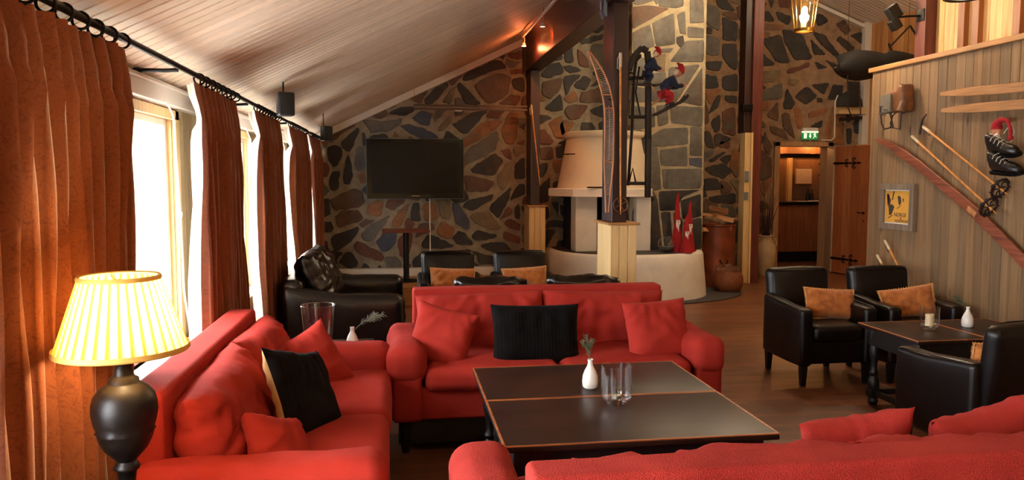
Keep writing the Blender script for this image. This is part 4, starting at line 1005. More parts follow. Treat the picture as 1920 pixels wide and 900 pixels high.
def curtain(y0, y1, label, seed, amp=.045, yb0=None, yb1=None, lin=.05):
    t = thing('curtain', label, 'curtain', (XR, (y0+y1)/2, 0), group=None); R = random.Random(seed)
    yb0 = y0 if yb0 is None else yb0; yb1 = y1 if yb1 is None else yb1; ym = (y0+y1)/2
    nf = max(3, round((y1-y0)/.105)); nu, nv = nf*14, 34; zt, zb = 2.118, .04
    ph = [R.uniform(-.5, .5) for _ in range(nf+2)]; am = [R.uniform(.65, 1.15) for _ in range(nf+2)]
    def pt(u, v, off):
        z = zt+(zb-zt)*v; k = u*nf; i = int(k); fr = k-i
        a = amp*(am[min(i, nf)]*(1-fr)+am[min(i+1, nf+1)]*fr)
        wob = .25*math.sin(v*3+seed+i*.0+u*5)
        s = math.sin(2*PI*(k+.12*math.sin(v*4+u*9+seed)*min(1, v*4)))
        head = max(0, 1-v/.075)
        sh_ = .85*s+.25*math.sin(4*PI*k+.7)
        x = sh_*a*(1-.6*math.exp(-((v-.085)/.022)**2))*(1 if v > .085 else .75)+.006*noise.noise(Vector((u*20, v*6, seed)))
        x += -.02*head+.035*math.exp(-((v-.085)/.03)**2)*.5
        ya = y0+(y1-y0)*u; yb = yb0+(yb1-yb0)*u; y = ya+(yb-ya)*min(1, v*1.2)+.014*math.sin(4*PI*k)*.6
        return Vector((x+off, y-ym, z))
    for nm, off, mm, e0 in (('fabric', 0, 'damask', 0), ('lining', -.012, 'lining', lin)):
        b = BM(); g = [[b.verts.new(pt(i/nu, j/nv, off)) for j in range(nv+1)] for i in range(nu+1)]
        if e0:       # the lining shows past the near edge, turned toward the window
            ex = [[b.verts.new(pt(0, j/nv, off)+Vector((-e0*q/4*.95*(.06+.94*min(1, j/nv*1.9)), -.012-e0*.35*(q/4)*(.2+.8*min(1, j/nv*2.0)), 0))) for j in range(nv+1)] for q in (4, 3, 2, 1)]
            g = ex+g
        for A, B in zip(g, g[1:]):
            for j in range(nv): b.faces.new((A[j], A[j+1], B[j+1], B[j]))
        obj(nm, b, M[mm], t, angle=80)
    nr = max(3, int((y1-y0)/.125))
    for k in range(nr):
        y = y0+(k+.5)*(y1-y0)/nr-ym
        b = BM(); tube(b, ring_pts((0, y, ZR-.012), .028, 18, 'y'), .005, 6, closed=True); tube(b, [(0, y, ZR-.04), (0, y, 2.11)], .003, 5); obj('ring', b, M['iron'], t)
    return t
curtain(2.12, 3.31, 'orange paisley curtain nearest the viewer, behind the glowing lamp', 1, .068, 2.12, 3.14)
curtain(4.36, 5.44, 'orange paisley curtain between the first and second windows, above the window sofa', 2, .056, 4.40, 5.50, .05)
curtain(6.12, 7.28, 'orange paisley curtain between the second and third windows', 3, .056, 6.2, 7.3, .05)
curtain(7.98, 9.35, 'orange paisley curtain between the third and fourth windows', 4, .056, 8.02, 9.4, .05)
curtain(9.75, 10.93, 'orange paisley curtain in the far corner by the stone wall', 5, .056, 9.8, 10.9, .05)
t = thing('curtain_rod', 'long black curtain rod running above all the windows', 'curtain rod', (XR, 5, ZR))
b = BM(); tube(b, [(0, -5, 0), (0, 5.95, 0)], .0145, 14); obj('rod', b, M['iron'], t)
for y in (-.6, 3.62+.4, 5.8, 7.75, 9.55):
    b = BM(); yy = y-5; tube(b, [(0, yy, -.018), (-.06, yy, -.022), (-.25, yy, -.022)], .010, 8); lathe(b, [(0, -.015), (.03, -.015), (.03, .01), (0, .01)], (-.2, yy, -.022), 12); obj('bracket', b, M['iron'], t)
# blind cords beside the windows
def cord(pts, label):
    b = BM(); n = []
    for i in range(len(pts)-1):
        for k in range(6): n.append(Vector(pts[i]).lerp(Vector(pts[i+1]), k/6)+Vector((0, noise.noise(Vector((i+k/6, 3, 1)))*.018, 0)))
    n.append(Vector(pts[-1])); tube(b, n, .005, 6); o = tag(obj('blind_cord', b, M['cord']), label, 'cord')
    b = BM(); p = n[int(len(n)*.55)]; lathe(b, [(0, -.018), (.011, -.014), (.014, .01), (.006, .02), (0, .022)], p, 12); obj('cord_weight', b, M['white_paint'], o)
cord([(-1.23, 4.46, 2.03), (-1.20, 4.47, 1.95), (-1.19, 4.49, 1.5), (-1.19, 4.52, 1.0), (-1.17, 4.60, .60)], 'white blind cord beside the nearest window')
cord([(-1.23, 6.66, 2.03), (-1.20, 6.66, 1.95), (-1.19, 6.63, 1.6), (-1.19, 6.68, 1.32), (-1.19, 6.76, 1.36), (-1.19, 6.74, 1.6), (-1.2, 6.69, 1.94)], 'looped white blind cord beside the second window')
cord([(-1.23, 8.62, 2.03), (-1.20, 8.62, 1.95), (-1.19, 8.66, 1.5), (-1.19, 8.63, 1.1), (-1.17, 8.68, .70)], 'white blind cord beside the third window')
# ------------------------------------------------------------------ fireplace
t = thing('fireplace', 'white plastered fireplace with conical hood against the stone chimney', 'fireplace', (2.84, 10.6, 0))
def clampY(b, ymax):
    for v in b.verts: v.co.y = min(v.co.y, ymax)
    return b
b = BM(); seg = 72; prof = [(1.0, 0), (.985, .2), (.965, .45), (.955, .585), (.94, .612), (.92, .62), (0, .62)]
def sup(k, z):
    a = 2*PI*k/seg; return 1/((abs(math.cos(a))**2.5+abs(math.sin(a))**2.5)**(1/2.5))
lathe(b, [(r, z) for r, z in prof], (.31, .17, 0), seg, 1.13, 1.19, mod=sup); clampY(b, .385); obj('hearth', b, M['plaster'], t, angle=50)
b = BM(); lathe(b, [(.88, .621), (.88, .627), (0, .627)], (.31, .17, 0), seg, 1.13, 1.19, mod=sup); clampY(b, .385); obj('hearth_top', b, M['slab'], t)
b = BM(); lathe(b, [(.70, .93-.18+.71), (.735, 1.37), (.735, 1.465), (.72, 1.475), (.60, 1.478), (0, 1.478)][1:], (-.03, 0, 0), 8*6, mod=lambda k, z: 1/math.cos(((k % 6)/6-.5)*PI/4)*.955); lathe(b, [(.735, 1.37), (0, 1.37)], (-.03, 0, 0), 48); clampY(b, .39); obj('mantel', b, M['plaster'], t, angle=35)
b = BM(); lathe(b, [(.655, 1.475), (.63, 1.6), (.585, 1.85), (.55, 2.02), (.535, 2.12), (.53, 2.15), (.56, 2.17), (.565, 2.2), (.56, 2.235), (.53, 2.245), (0, 2.245)], (.0, 0, 0), 56); clampY(b, .39); obj('hood', b, M['hood'], t, angle=50)
for nm, x0, x1, y0 in (('column', -.50, -.20, -.42), ('column', .34, .55, -.42)):
    b = BM(); rbox(b, x0, x1, y0, y0+.3, .62, 1.375, .02, 5, amp=.003); obj(nm, b, M['plaster'], t)
b = BM(); box(b, -.2, .36, .30, .36, .62, 1.38); box(b, -.5, -.44, -.12, .36, .62, 1.38); box(b, .5, .55, -.12, .36, .62, 1.38); obj('firebox', b, M['soot'], t, False)
b = BM(); box(b, -.12, .28, -.08, .24, .62, .66, .01); [tube(b, [(-.1+.06*k, -.08, .69), (-.1+.06*k, .22, .69)], .008, 6) for k in range(7)]; tube(b, [(-.12, -.1, .62), (-.12, -.1, .86), (.3, -.1, .86), (.3, -.1, .62)], .01, 6); obj('grate', b, M['iron'], t)
b = BM(); tube(b, [(-.56, -.22, 1.93), (-.63, -.25, 1.935), (-.50, -.36, 1.935)], .007, 6); obj('damper_handle', b, M['iron'], t)
b = BM(); box(b, 2.44, 2.70, 9.93, 9.97, 1.482, 1.502, .004); tag(obj('poker_lighter', b, M['iron'], None, False), 'small black lighter lying on the fireplace mantel', 'lighter')
b = BM(); lathe(b, [(0, .001), (1.55, .001), (1.55, .014), (1.54, .018), (0, .018)], (3.3, 10.72, 0), 64, 1, .82); clampY(b, 11.9); tag(obj('floor_slab', b, M['slab']), 'dark round slate slab under the fireplace hearth', 'floor slab')
# felt gnomes on the hearth
def felt_gnome(label, x, y, h, hh, r):
    t = thing('felt_gnome', label, 'gnome', (x, y, .628)); R = random.Random(int(h*100))
    b = BM(); lathe(b, [(0, 0), (r, 0), (r*.98, .02), (r*.8, h*.25), (r*.55, h*.5), (r*.38, h*.68), (r*.36, h*.72), (0, h*.72)], seg=28, mod=lambda k, z: 1+.05*math.sin(k*1.1)*(1-z/h)); obj('robe', b, M['redfelt'], t)
    b = BM(); P = [Vector((0, 0, h*.70+hh*i/8)) for i in range(9)]; P[-1].x += .012; P[-2].x += .004
    tube(b, P, [r*.42*(1-i/8)**.75+.007 for i in range(9)], 20); obj('hat', b, M['redfelt'], t)
    b = BM(); lathe(b, [(r*.44, h*.695), (r*.47, h*.70), (r*.47, h*.73), (r*.44, h*.735)], seg=24); obj('hat_brim', b, M['redfelt'], t)
    b = BM(); g = []
    for i in range(9):
        v = i/8; w_ = r*.36*(1-v**1.6)*(1 if v > .15 else .85)+.002
        g.append([b.verts.new((w_*u+.006*math.sin(v*9), -r*.40-.012*(1-abs(u))-.008*v, h*.71-(h*.27)*v)) for u in (-1, -.6, -.2, .2, .6, 1)])
        g[-1] += [b.verts.new((w_*u*.9, -r*.30-.006*v, h*.71-(h*.27)*v)) for u in (1, 0, -1)]
    for A, B in zip(g, g[1:]):
        for i in range(len(A)): b.faces.new((A[i], A[(i+1) % len(A)], B[(i+1) % len(A)], B[i]))
    obj('beard', b, M['beard'], t)
    b = BM(); ell(b, Vector((0, -r*.5, h*.675)), (.011, .012, .011), 10, 8); obj('nose', b, M['skin'], t)
    return t
felt_gnome('tallest red felt gnome with white beard on the hearth', 3.70, 10.02, .60, .37, .085)
felt_gnome('middle-sized red felt gnome standing rightmost on the hearth', 3.88, 10.03, .52, .31, .08)
felt_gnome('smallest red felt gnome in front of the other two on the hearth', 3.77, 9.86, .40, .22, .085)
t = thing('glass_globe', 'round glass globe filled with grey pebbles on the hearth', 'globe', (3.53, 9.95, .628))
b = BM(); R_ = .115; lathe(b, [(0, .0)]+[(R_*math.sin(a), R_-R_*math.cos(a)) for a in [PI*k/18 for k in range(1, 16)]]+[(R_*.5, R_*1.9), (R_*.48, R_*1.9)], seg=36); obj('globe', b, M['glass'], t)
b = BM(); lathe(b, [(0, .004)]+[((R_-.004)*math.sin(a), R_-(R_-.004)*math.cos(a)) for a in [PI*k/18 for k in range(1, 8)]]+[(0, R_*.62)], seg=30, mod=lambda k, z: 1+.02*math.sin(k*2.3+z*90)); obj('pebbles', b, plain('grey_pebbles', '#77746c', .8, var=.4, vs_=70, bump=.9, bs=90), t)
# copper bin with logs, wicker basket
t = thing('copper_bin', 'tall aged copper bin filled with split firewood beside the chimney', 'bin', (4.67, 11.0, 0))
b = BM(); lathe(b, [(0, .0), (.275, 0), (.28, .02), (.272, .04), (.272, .90), (.28, .905), (.285, .92), (.28, .935), (.27, .935), (.262, .92), (.262, .80), (0, .80)], seg=48); obj('bin_body', b, M['copper'], t)
b = BM(); tube(b, [(-.05, -.275, .42), (-.055, -.31, .40), (0, -.32, .33), (.055, -.31, .40), (.05, -.275, .42)], .009, 8); obj('handle', b, M['iron'], t)
R = random.Random(12)
logs = [(-.15, -.13, .88, 20, 8), (.02, -.16, .87, -15, -4), (.16, -.10, .88, 40, 6), (-.14, .04, .90, -30, 5), (.05, .06, .92, 70, 0), (.17, .08, .92, -50, 8), (-.10, -.08, .985, 10, 14), (.05, -.10, .985, -35, 10), (.15, -.02, .99, 15, -12), (-.05, .02, 1.045, -8, 4), (.09, .03, 1.05, 28, -8), (.0, -.06, 1.115, 12, 8)]
where = ['low at the left of the pile', 'low in the front middle of the pile', 'low at the right of the pile', 'at the back left of the pile', 'at the back middle of the pile', 'at the back right of the pile', 'leaning at the upper left', 'lying across the middle front', 'at the upper right', 'near the top left', 'near the top right', 'on the very top of the pile']
for k, (x, y, z, a, tl) in enumerate(logs):
    n = 7; r = R.uniform(.045, .058); L = R.uniform(.26, .32); a0 = R.uniform(0, 6)
    poly = [(0, 0)]+[(r*1.5*math.cos(q*PI/2.6/5), r*1.5*math.sin(q*PI/2.6/5)) for q in range(6)]
    b = BM(); prism(b, poly, -L/2, L/2, 'x', .003)
    for v in b.verts: v.co += Vector((0, noise.noise(v.co*20)*.006, noise.noise(v.co*17)*.006))
    for f in b.faces: f.material_index = 0
    b.faces.ensure_lookup_table()
    for f in b.faces:
        c = f.calc_center_median()
        if abs(f.normal.x) < .5 and math.hypot(c.y, c.z) > r*1.15: f.material_index = 1
    o = obj('firewood_log', b, [M['cutwood'], M['bark']], None, smooth=False); o.location = (4.67+x, 11.0+y, z); o.rotation_euler = (a0, math.radians(tl), math.radians(a))
    tag(o, 'split firewood log in the copper bin, '+where[k], 'log', 'firewood logs in the copper bin')
t = thing('wicker_basket', 'round brown wicker basket lined with clear plastic in front of the copper bin', 'basket', (4.62, 10.42, 0))
b = BM(); pr = [(0, 0), (.12, 0), (.165, .03), (.198, .10), (.205, .17), (.195, .24), (.172, .29), (.168, .30), (.16, .29), (.185, .2), (.19, .12), (.12, .02), (0, .02)]
lathe(b, pr, seg=60, mod=lambda k, z: 1+.012*(1 if (k+int(z*55)) % 2 else -1)); obj('basket_body', b, M['wicker'], t, angle=80)
b = BM(); lathe(b, [(.165, .285), (.18, .31), (.176, .36), (.186, .372), (.182, .376), (.170, .36), (.172, .31), (.16, .285)], seg=48, mod=lambda k, z: 1+.012*math.sin(k*1.9)); obj('plastic_liner', b, M['glass'], t)
# cream jar with dry twigs
t = thing('stoneware_jar', 'tall cream stoneware jar with dry dark twigs left of the doorway', 'vase', (6.0, 12.1, 0))
b = BM(); lathe(b, [(0, 0), (.11, 0), (.12, .02), (.155, .2), (.17, .36), (.165, .46), (.13, .54), (.105, .58), (.11, .64), (.135, .66), (.13, .672), (.10, .66), (.09, .58), (0, .5)], seg=40); j = obj('jar_body', b, M['creamjar'], t)
for s in (-1, 1): b = BM(); tube(b, [(s*.11, -.02, .62), (s*.16, -.03, .60), (s*.175, -.03, .53), (s*.15, -.02, .46)], .012, 8); obj('handle', b, M['creamjar'], t)
b = BM(); R = random.Random(5)
for k in range(46):
    a, sp = R.uniform(0, 2*PI), R.uniform(.02, .19); h = R.uniform(.5, 1.15); P = []
    for q in range(6): P.append(Vector((math.cos(a)*(.04+sp*(q/5)**1.5)+R.uniform(-.01, .01), math.sin(a)*(.04+sp*(q/5)**1.5), .55+h*q/5)))
    tube(b, P, [.0045*(1-q/7) for q in range(6)], 5)
tag(obj('twigs', b, M['twig'], t), None, None, None, 'stuff')
# ------------------------------------------------------------------ television and things on the far wall
t = thing('television', 'large black flat television mounted on the stone wall', 'television', (.235, 10.9, 1.74))
b = BM(); box(b, -.665, .665, -.03, .03, -.41, .41, .006); obj('television_frame', b, M['tvframe'], t, False)
b = BM(); box(b, -.60, .60, -.034, -.029, -.335, .36, .001); obj('screen', b, M['screen'], t, False)
b = BM()
for (x0, x1, z0, z1) in ((-.668, .668, .408, .414), (-.668, .668, -.414, -.408), (-.668, -.663, -.41, .41), (.663, .668, -.41, .41)): box(b, x0, x1, -.033, .0, z0, z1, .001)
obj('bezel_edge', b, M['steelgrey'], t, False)
b = BM(); box(b, -.2, .2, .03, .1, -.2, .2, .004); obj('wall_mount', b, M['iron'], t, False)
def text(name, s, m, size, parent=None, loc=(0, 0, 0), rot=(PI/2, 0, 0), ext=.001, ax='CENTER'):
    cu = bpy.data.curves.new(name, 'FONT'); cu.body = s; cu.size = size; cu.extrude = ext; cu.align_x = ax; cu.align_y = 'CENTER'
    tmp = bpy.data.objects.new(name, cu); me = bpy.data.meshes.new_from_object(tmp); bpy.data.objects.remove(tmp); bpy.data.curves.remove(cu)
    me.name = name; me.materials.append(m); o = bpy.data.objects.new(name, me); COL.objects.link(o); o.location = loc; o.rotation_euler = rot
    if parent: o.parent = parent
    return o
text('logo_lettering', 'SAMSUNG', M['silver'], .024, t, (0, -.032, -.373))
t = thing('bar_table', 'tall narrow bar table with red brown top and black pole below the television', 'table', (.09, 10.36, .252))
b = BM(); box(b, -.31, .31, -.25, .25, .655, .685, .006); obj('tabletop', b, wood('red_top', '#7d3a24', '#5c2617', axis=0, rough=.35), t, False)
b = BM(); lathe(b, [(0, 0), (.2, 0), (.2, .012), (.05, .03), (.038, .04), (.038, .655), (0, .655)], seg=32); obj('pole', b, M['plastic_blk'], t)
b = BM(); tube(b, [(.43, 10.975, 1.33), (.43, 10.975, .37)], .011, 10); tag(obj('cable_conduit', b, M['cord']), 'white vertical cable conduit running down from the television', 'cable')
t = thing('hanging_rail', 'long double wooden rail hung by thin wires above the television', 'rail', (.98, 10.6, 2.57))
for dz, r in ((.015, .013), (-.03, .015)): b = BM(); box(b, -.77, .77, -.014, .014, dz-r, dz+r, .004); obj('rail_bar', b, wood('rail_wood', '#5f4434', '#402b20', axis=0, rough=.4), t, False)
for x in (-.76, .74): b = BM(); tube(b, [(x, 0, .02), (x, 0, ceil_z(.98+x)-2.60)], .003, 6); obj('wire', b, M['brass'], t)
b = BM(); box(b, -.22, -.12, -.02, .02, -.06, -.045, .003); obj('clip', b, M['white_paint'], t, False)
def speaker(label, loc, rz, s=1):
    t = thing('wall_speaker', label, 'speaker', loc, rz)
    b = BM(); rbox(b, -.065*s, .065*s, -.06*s, .06*s, -.095*s, .095*s, .015, 4); obj('cabinet', b, M['plastic_blk'], t)
    b = BM(); rbox(b, -.055*s, .055*s, -.066*s, -.056*s, -.085*s, .085*s, .004, 4); obj('grille', b, plain('speaker_grille', '#1a1a1c', .6, bump=.8, bs=300), t)
    b = BM(); tube(b, [(0, .05*s, .05*s), (0, .09*s, .09*s), (0, .09*s, ceil_z(loc[0])-loc[2]-.01)], .006, 6); obj('bracket', b, M['iron'], t)
speaker('small black speaker under the ceiling above the middle curtains', (-.82, 6.0, 2.16), .3, .92); speaker('small black speaker in the far corner above the last curtain', (-.79, 8.98, 2.11), .5, .86)
# track with spots beside the beam
t = thing('track_light', 'slim white ceiling track with small spotlights beside the dark beam', 'track light', (1.60, 8.6, 3.42))
b = BM(); box(b, -.012, .012, -1.7, 1.45, -.012, .012, .003); obj('track', b, M['white_paint'], t, False)
b = BM(); tube(b, [(0, 0, 0), (0, 0, .07)], .004, 6); obj('hanger', b, M['silver'], t)
hot = emis('spot_glow', (1, .5, .25), 30); warm2 = emis('spot_glow_soft', (1, .6, .35), 3)
for k, y in enumerate((1.35, .05, -1.3)):
    b = BM(); tube(b, [(0, y, -.01), (.01, y, -.06), (.0, y, -.10)], .006, 8); lathe(b, [(0, -.085), (.018, -.09), (.026, -.115), (.034, -.135), (.030, -.133), (0, -.10)], (0, y, 0), 18); s = obj('spot_head', b, M['white_paint'], t)
    b = BM(); lathe(b, [(0, -.134), (.024, -.132), (0, -.12)], (0, y, 0), 14); obj('spot_lens', b, hot if k == 0 else warm2, s)
lamp('POINT', (1.64, 9.80, 3.24), 3.5, (1, .22, .07), .02, name='track_spot_light')
def aim(p, q): return (Vector(q)-Vector(p)).to_track_quat('-Z', 'Y').to_euler()
lamp('SPOT', (1.60, 8.70, 3.28), 22, (1, .30, .06), .02, rot=aim((1.60, 8.70, 3.28), (1.745, 8.95, 3.16)), name='track_spot_light', spot=1.5)
lamp('SPOT', (1.60, 7.25, 3.28), 22, (1, .12, .04), .02, rot=aim((1.60, 7.25, 3.28), (1.775, 6.55, 2.76)), name='track_spot_light', spot=.14)
lamp('SPOT', (1.62, 9.95, 3.27), 8, (1, .33, .10), .02, rot=(math.radians(98), 0, math.radians(-172)), name='track_spot_light', spot=.35)
# ------------------------------------------------------------------ things on the near post
PX, PY = 1.86, 6.43          # front face of the post
t = thing('snowshoe', 'long narrow laced wooden snowshoe with curled tip hanging at the left of the near post', 'snowshoe', (1.72, 6.31, 1.33))
def outl(z):   # centre x and half width along the shoe, z from 0 to 1.32
    c = 0 if z < .75 else -.17*((z-.75)/.57)**2.1
    c += .012*math.sin(z*2.2)
    if z < .42: w_ = .010+.028*(z/.42)
    elif z < 1.0: w_ = .038
    else: w_ = .038*(1-((z-1.0)/.33)**2.0)+.002
    return c, max(w_, .003)
for s in (-1, 1):
    b = BM(); P = []
    for i in range(41): z = 1.32*i/40; c, w_ = outl(z); P.append((c+s*w_, 0, z))
    tube(b, P, .008, 8); obj('frame_rail', b, M['oldwood'], t)
b = BM()
for i in range(3, 78):
    z = .1+1.2*i/80; c, w_ = outl(z)
    if .86 < z < .97: continue
    c2, w2 = outl(z+.014); tube(b, [(c-w_, 0, z), (c2+w2, 0, z+.014)], .0018, 4)
    if i % 2 == 0 and .42 < z < .86: tube(b, [(c, 0, z), (outl(z+.03)[0], 0, z+.03)], .002, 4)
b2_ = BM(); tube(b2_, [(0, -.02, .93), (.03, .0, .93), (.075, .13, .93)], .005, 6); obj('hook', b2_, M['iron'], t)
tag(obj('lacing', b, M['rawhide'], t), None, None, None, 'stuff')
for z in (.42, .86, .97): c, w_ = outl(z); b = BM(); beam(b, (c-w_, 0, z), (c+w_, 0, z), .014, .012); obj('crossbar', b, M['oldwood'], t)
def basket_pole(label, top, bot, loc_r=.06, tilt=0, normal='y'):
    t = thing('ski_pole', label, 'ski pole', bot)
    tp = Vector(top)-Vector(bot); d = tp.normalized(); L = tp.length
    b = BM(); tube(b, [d*.0, d*.06, d*(L*.5), d*(L-.12)], [.004, .008, .009, .010], 10); obj('shaft', b, M['bamboo'], t)
    b = BM(); tube(b, [d*(L-.12), d*(L-.1), d*(L-.01), d*L], [.012, .013, .013, .008], 10); obj('grip', b, M['rawhide'], t)
    b = BM(); side = d.cross(Vector((0, 1, 0)) if normal == 'y' else Vector((1, 0, 0))).normalized()
    tube(b, [d*(L-.01), d*(L-.05)+side*.025, d*(L-.13)+side*.028, d*(L-.14)+side*.012, d*(L-.06)+side*.008], .0035, 6); obj('wrist_strap', b, M['strap'] if normal == 'x' else M['rawhide'], t)
    if loc_r:
        c = d*.08
        b = BM(); tube(b, ring_pts(c, loc_r, 26, normal if normal != 'y' else 'y'), .006, 7, closed=True)
        for k in range(4):
            a = k*PI/2+.5; e = Vector((loc_r*math.cos(a), 0, loc_r*math.sin(a))) if normal == 'y' else Vector((0, loc_r*math.cos(a), loc_r*math.sin(a)))
            tube(b, [c-e*.1, c+e], .0055, 6)
        obj('basket_ring', b, M['leathertan'] if normal == 'y' else M['strap'], t)
    return t
basket_pole('old ski pole with round basket hanging on the front of the near post', (1.845, 6.40, 2.66), (1.862, 6.40, 1.31), .062)
basket_pole('thin ski pole hanging on the far timber post by its strap', (1.80, 10.56, 2.61), (1.91, 10.50, 1.53), 0)
t = thing('wall_bracket', 'grey steel bracket of two bolted rails high on the near post', 'bracket', (1.76, 6.6, 3.05))
for y in (-.1, .02): b = BM(); prism(b, [(y-.022, .25), (y-.022, -.08), (y+.022, -.03), (y+.022, .25)], -.03, -.01, 'x'); obj('rail', b, M['steelgrey'], t, False)
for z in (-.02, .06): b = BM(); tube(b, [(-.045, -.13, z), (-.04, .05, z+.01)], .004, 6); obj('bolt', b, M['silver'], t)
# old sledge on the right of the post
t = thing('kick_sledge', 'old dark wooden sledge hanging upright on the right side of the near post', 'sledge', (2.06, 6.5, 1.45))
for s, dx, x0 in ((0, .06, 0), (1, -.01, 0)):
    b = BM()
    if s == 0: P = [(dx+.01, 0, 0), (dx+.008, 0, .5), (dx, 0, 1.0), (dx, 0, 1.15), (dx-.012, 0, 1.24), (dx-.06, 0, 1.27), (dx-.13, 0, 1.2), (dx-.17, 0, 1.08)]
    else: P = [(-.07, .12, .1), (-.04, .12, .6), (-.03, .12, 1.05), (-.01, .12, 1.18), (.03, .12, 1.22), (.02, .12, 1.23), (-.05, .12, 1.16), (-.12, .12, 1.05)]
    pv = P[:4]; M_ = None
    for i in range(len(P)-1): beam(b, P[i], P[i+1], .045 if s == 0 else .022, .05 if s == 0 else .025, .004, up=Vector((0, 1, 0)))
    obj('runner', b, M['darkbrown'], t)
for z in (.12, .69, 1.02): b = BM(); beam(b, (-.10, .03, z), (.075, .03, z), .022, .03, .003, up=Vector((0, 0, 1))); obj('crossbar', b, M['darkbrown'], t)
b = BM(); tube(b, [(.02, .06, .68), (-.03, .06, .9), (.0, .06, 1.12)], .008, 6); tube(b, [(-.09, .03, .13), (-.06, .02, .25), (-.03, .03, .13)], .008, 6); tube(b, ring_pts((-.09, .0, 1.03), .03, 14, 'y'), .006, 6, closed=True); obj('brace', b, M['iron'], t)
# little gnome dolls on skis
def skin_obj(name, V, E, Rr, m, parent, sub=2):
    me = bpy.data.meshes.new(name); me.from_pydata([tuple(v) for v in V], E, []); me.materials.append(m)
    o = bpy.data.objects.new(name, me); COL.objects.link(o); o.parent = parent
    md = o.modifiers.new('skin', 'SKIN'); md.use_smooth_shade = True; md.branch_smoothing = .5
    for i, r in enumerate(Rr): me.skin_vertices[0].data[i].radius = (r, r) if not isinstance(r, tuple) else r
    me.skin_vertices[0].data[0].use_root = True
    s = o.modifiers.new('smooth', 'SUBSURF'); s.levels = s.render_levels = sub
    return o
def doll(label, loc, rz, lean, s, ski):
    """seated/crouching doll facing +x, origin at its hips"""
    t = thing('gnome_doll', label, 'doll', loc, rz)
    c, sn = math.cos(lean), math.sin(lean)
    def U(x, y, z): return Vector((x*c+z*sn, y, -x*sn+z*c))*s      # lean the upper body forward
    hip = Vector((0, 0, 0)); chest = U(0, 0, .12); neck = U(.0, 0, .165); head = U(.015, 0, .215)
    V = [hip, U(0, 0, .06), chest, neck]; E = [(0, 1), (1, 2), (2, 3)]; Rr = [.055*s, .058*s, .052*s, .025*s]
    ja = []
    for sy in (-1, 1):
        i = len(V); V += [U(.0, sy*.045, .135), U(.03, sy*.065, .085)+Vector((.02, 0, -.02))*s, U(.03, sy*.05, .085)+Vector((.09, 0, -.035))*s]; E += [(2, i), (i, i+1), (i+1, i+2)]; Rr += [.028*s, .023*s, .02*s]; ja.append(V[-1])
    skin_obj('jacket', V, E, Rr, M['blue'], t)
    V = [hip]; E = []; Rr = [.046*s]; ft = []
    for sy in (-1, 1):
        i = len(V); V += [Vector((.01, sy*.028, -.02))*s, Vector((.065, sy*.035, -.055))*s, Vector((.015, sy*.035, -.115))*s]; E += [(0, i), (i, i+1), (i+1, i+2)]; Rr += [.034*s, .028*s, .022*s]; ft.append(V[-1])
    skin_obj('trousers', V, E, Rr, M['redfelt'] if ski else M['blue'], t)
    # body: head with face, neck, hands
    b = BM(); up = U(0, 0, 1).normalized(); fw = U(1, 0, 0).normalized(); Rm = Matrix((fw, Vector((0, 1, 0)), up)).transposed().to_4x4()
    ell(b, head, (.034*s, .031*s, .038*s), 18, 14, Rm); ell(b, head+fw*.036*s-up*.004*s, (.009*s, .007*s, .008*s), 10, 8, Rm)
    for sy in (-1, 1): ell(b, head+Vector((0, sy*.032*s, 0)), (.006*s, .004*s, .01*s), 8, 6, Rm)
    tube(b, [neck, head-up*.02*s], .014*s, 10)
    obj('body', b, M['skin'], t)
    for p in ja:
        b = BM(); ell(b, p+Vector((.012, 0, -.002))*s, (.017*s, .010*s, .009*s), 12, 8); tube(b, [p+Vector((.006, .006, .004))*s, p+Vector((.014, .012, .012))*s], .005*s, 6); obj('hand', b, M['skin'], t)
    b = BM(); [ell(b, head+fw*.031*s+up*.008*s+Vector((0, sy*.011*s, 0)), (.004*s, .004*s, .005*s), 8, 6) for sy in (-1, 1)]; obj('eyes', b, M['iron'], t)
    b = BM(); ell(b, head-fw*.014*s-up*.008*s, (.030*s, .036*s, .036*s), 14, 10, Rm); obj('hair', b, M['rawhide'], t)
    b = BM(); P = [head+up*.012*s, head+up*.022*s, head+up*.042*s-fw*.004*s, head+up*.058*s-fw*.02*s, head+up*.055*s-fw*.045*s]; tube(b, P, [.042*s, .044*s, .036*s, .022*s, .010*s], 16); ell(b, P[-1]-fw*.006*s, (.01*s, .01*s, .01*s), 10, 8); obj('cap', b, M['redfelt'], t)
    for f_ in ft:
        b = BM(); rbox(b, -.02*s, .045*s, -.016*s, .016*s, -.016*s, .014*s, .012*s, 3, M=Matrix.Translation(f_+Vector((0, 0, -.012*s)))); obj('boot', b, M['bootleather'], t)
        b = BM(); tilt = Matrix.Translation(f_+Vector((.01*s, 0, -.034*s))) @ Matrix.Rotation(math.radians(-6), 4, 'Y')
        P = [tilt @ Vector(q) for q in ((-.16*s, 0, 0), (0, 0, 0), (.10*s, 0, .0), (.15*s, 0, .012*s), (.175*s, 0, .03*s))]
        for i in range(4): beam(b, P[i], P[i+1], .022*s, .007*s, .001, up=Vector((0, 1, 0)))
        obj('ski', b, M['darkbrown'], t)
    return t
d1 = doll('gnome doll in red cap and dark clothes perched at the top of the old sledge', (2.085, 6.44, 2.52), 0, .35, .78, False); d1.rotation_euler = (0, math.radians(8), 0)
d2 = doll('gnome doll in blue jacket and red cap leaning far forward on skis beside the sledge', (2.225, 6.44, 2.35), 0, 1.0, 1.0, True); d2.rotation_euler = (0, math.radians(-20), 0)
b = BM(); tube(b, [(2.13, 6.5, 2.22), (2.27, 6.44, 2.34)], .008, 8); tube(b, [(2.08, 6.5, 2.47), (2.17, 6.45, 2.36)], .006, 6); tag(obj('wooden_stick', b, M['oldwood']), 'short wooden sticks holding the two gnome dolls to the sledge', 'stick')
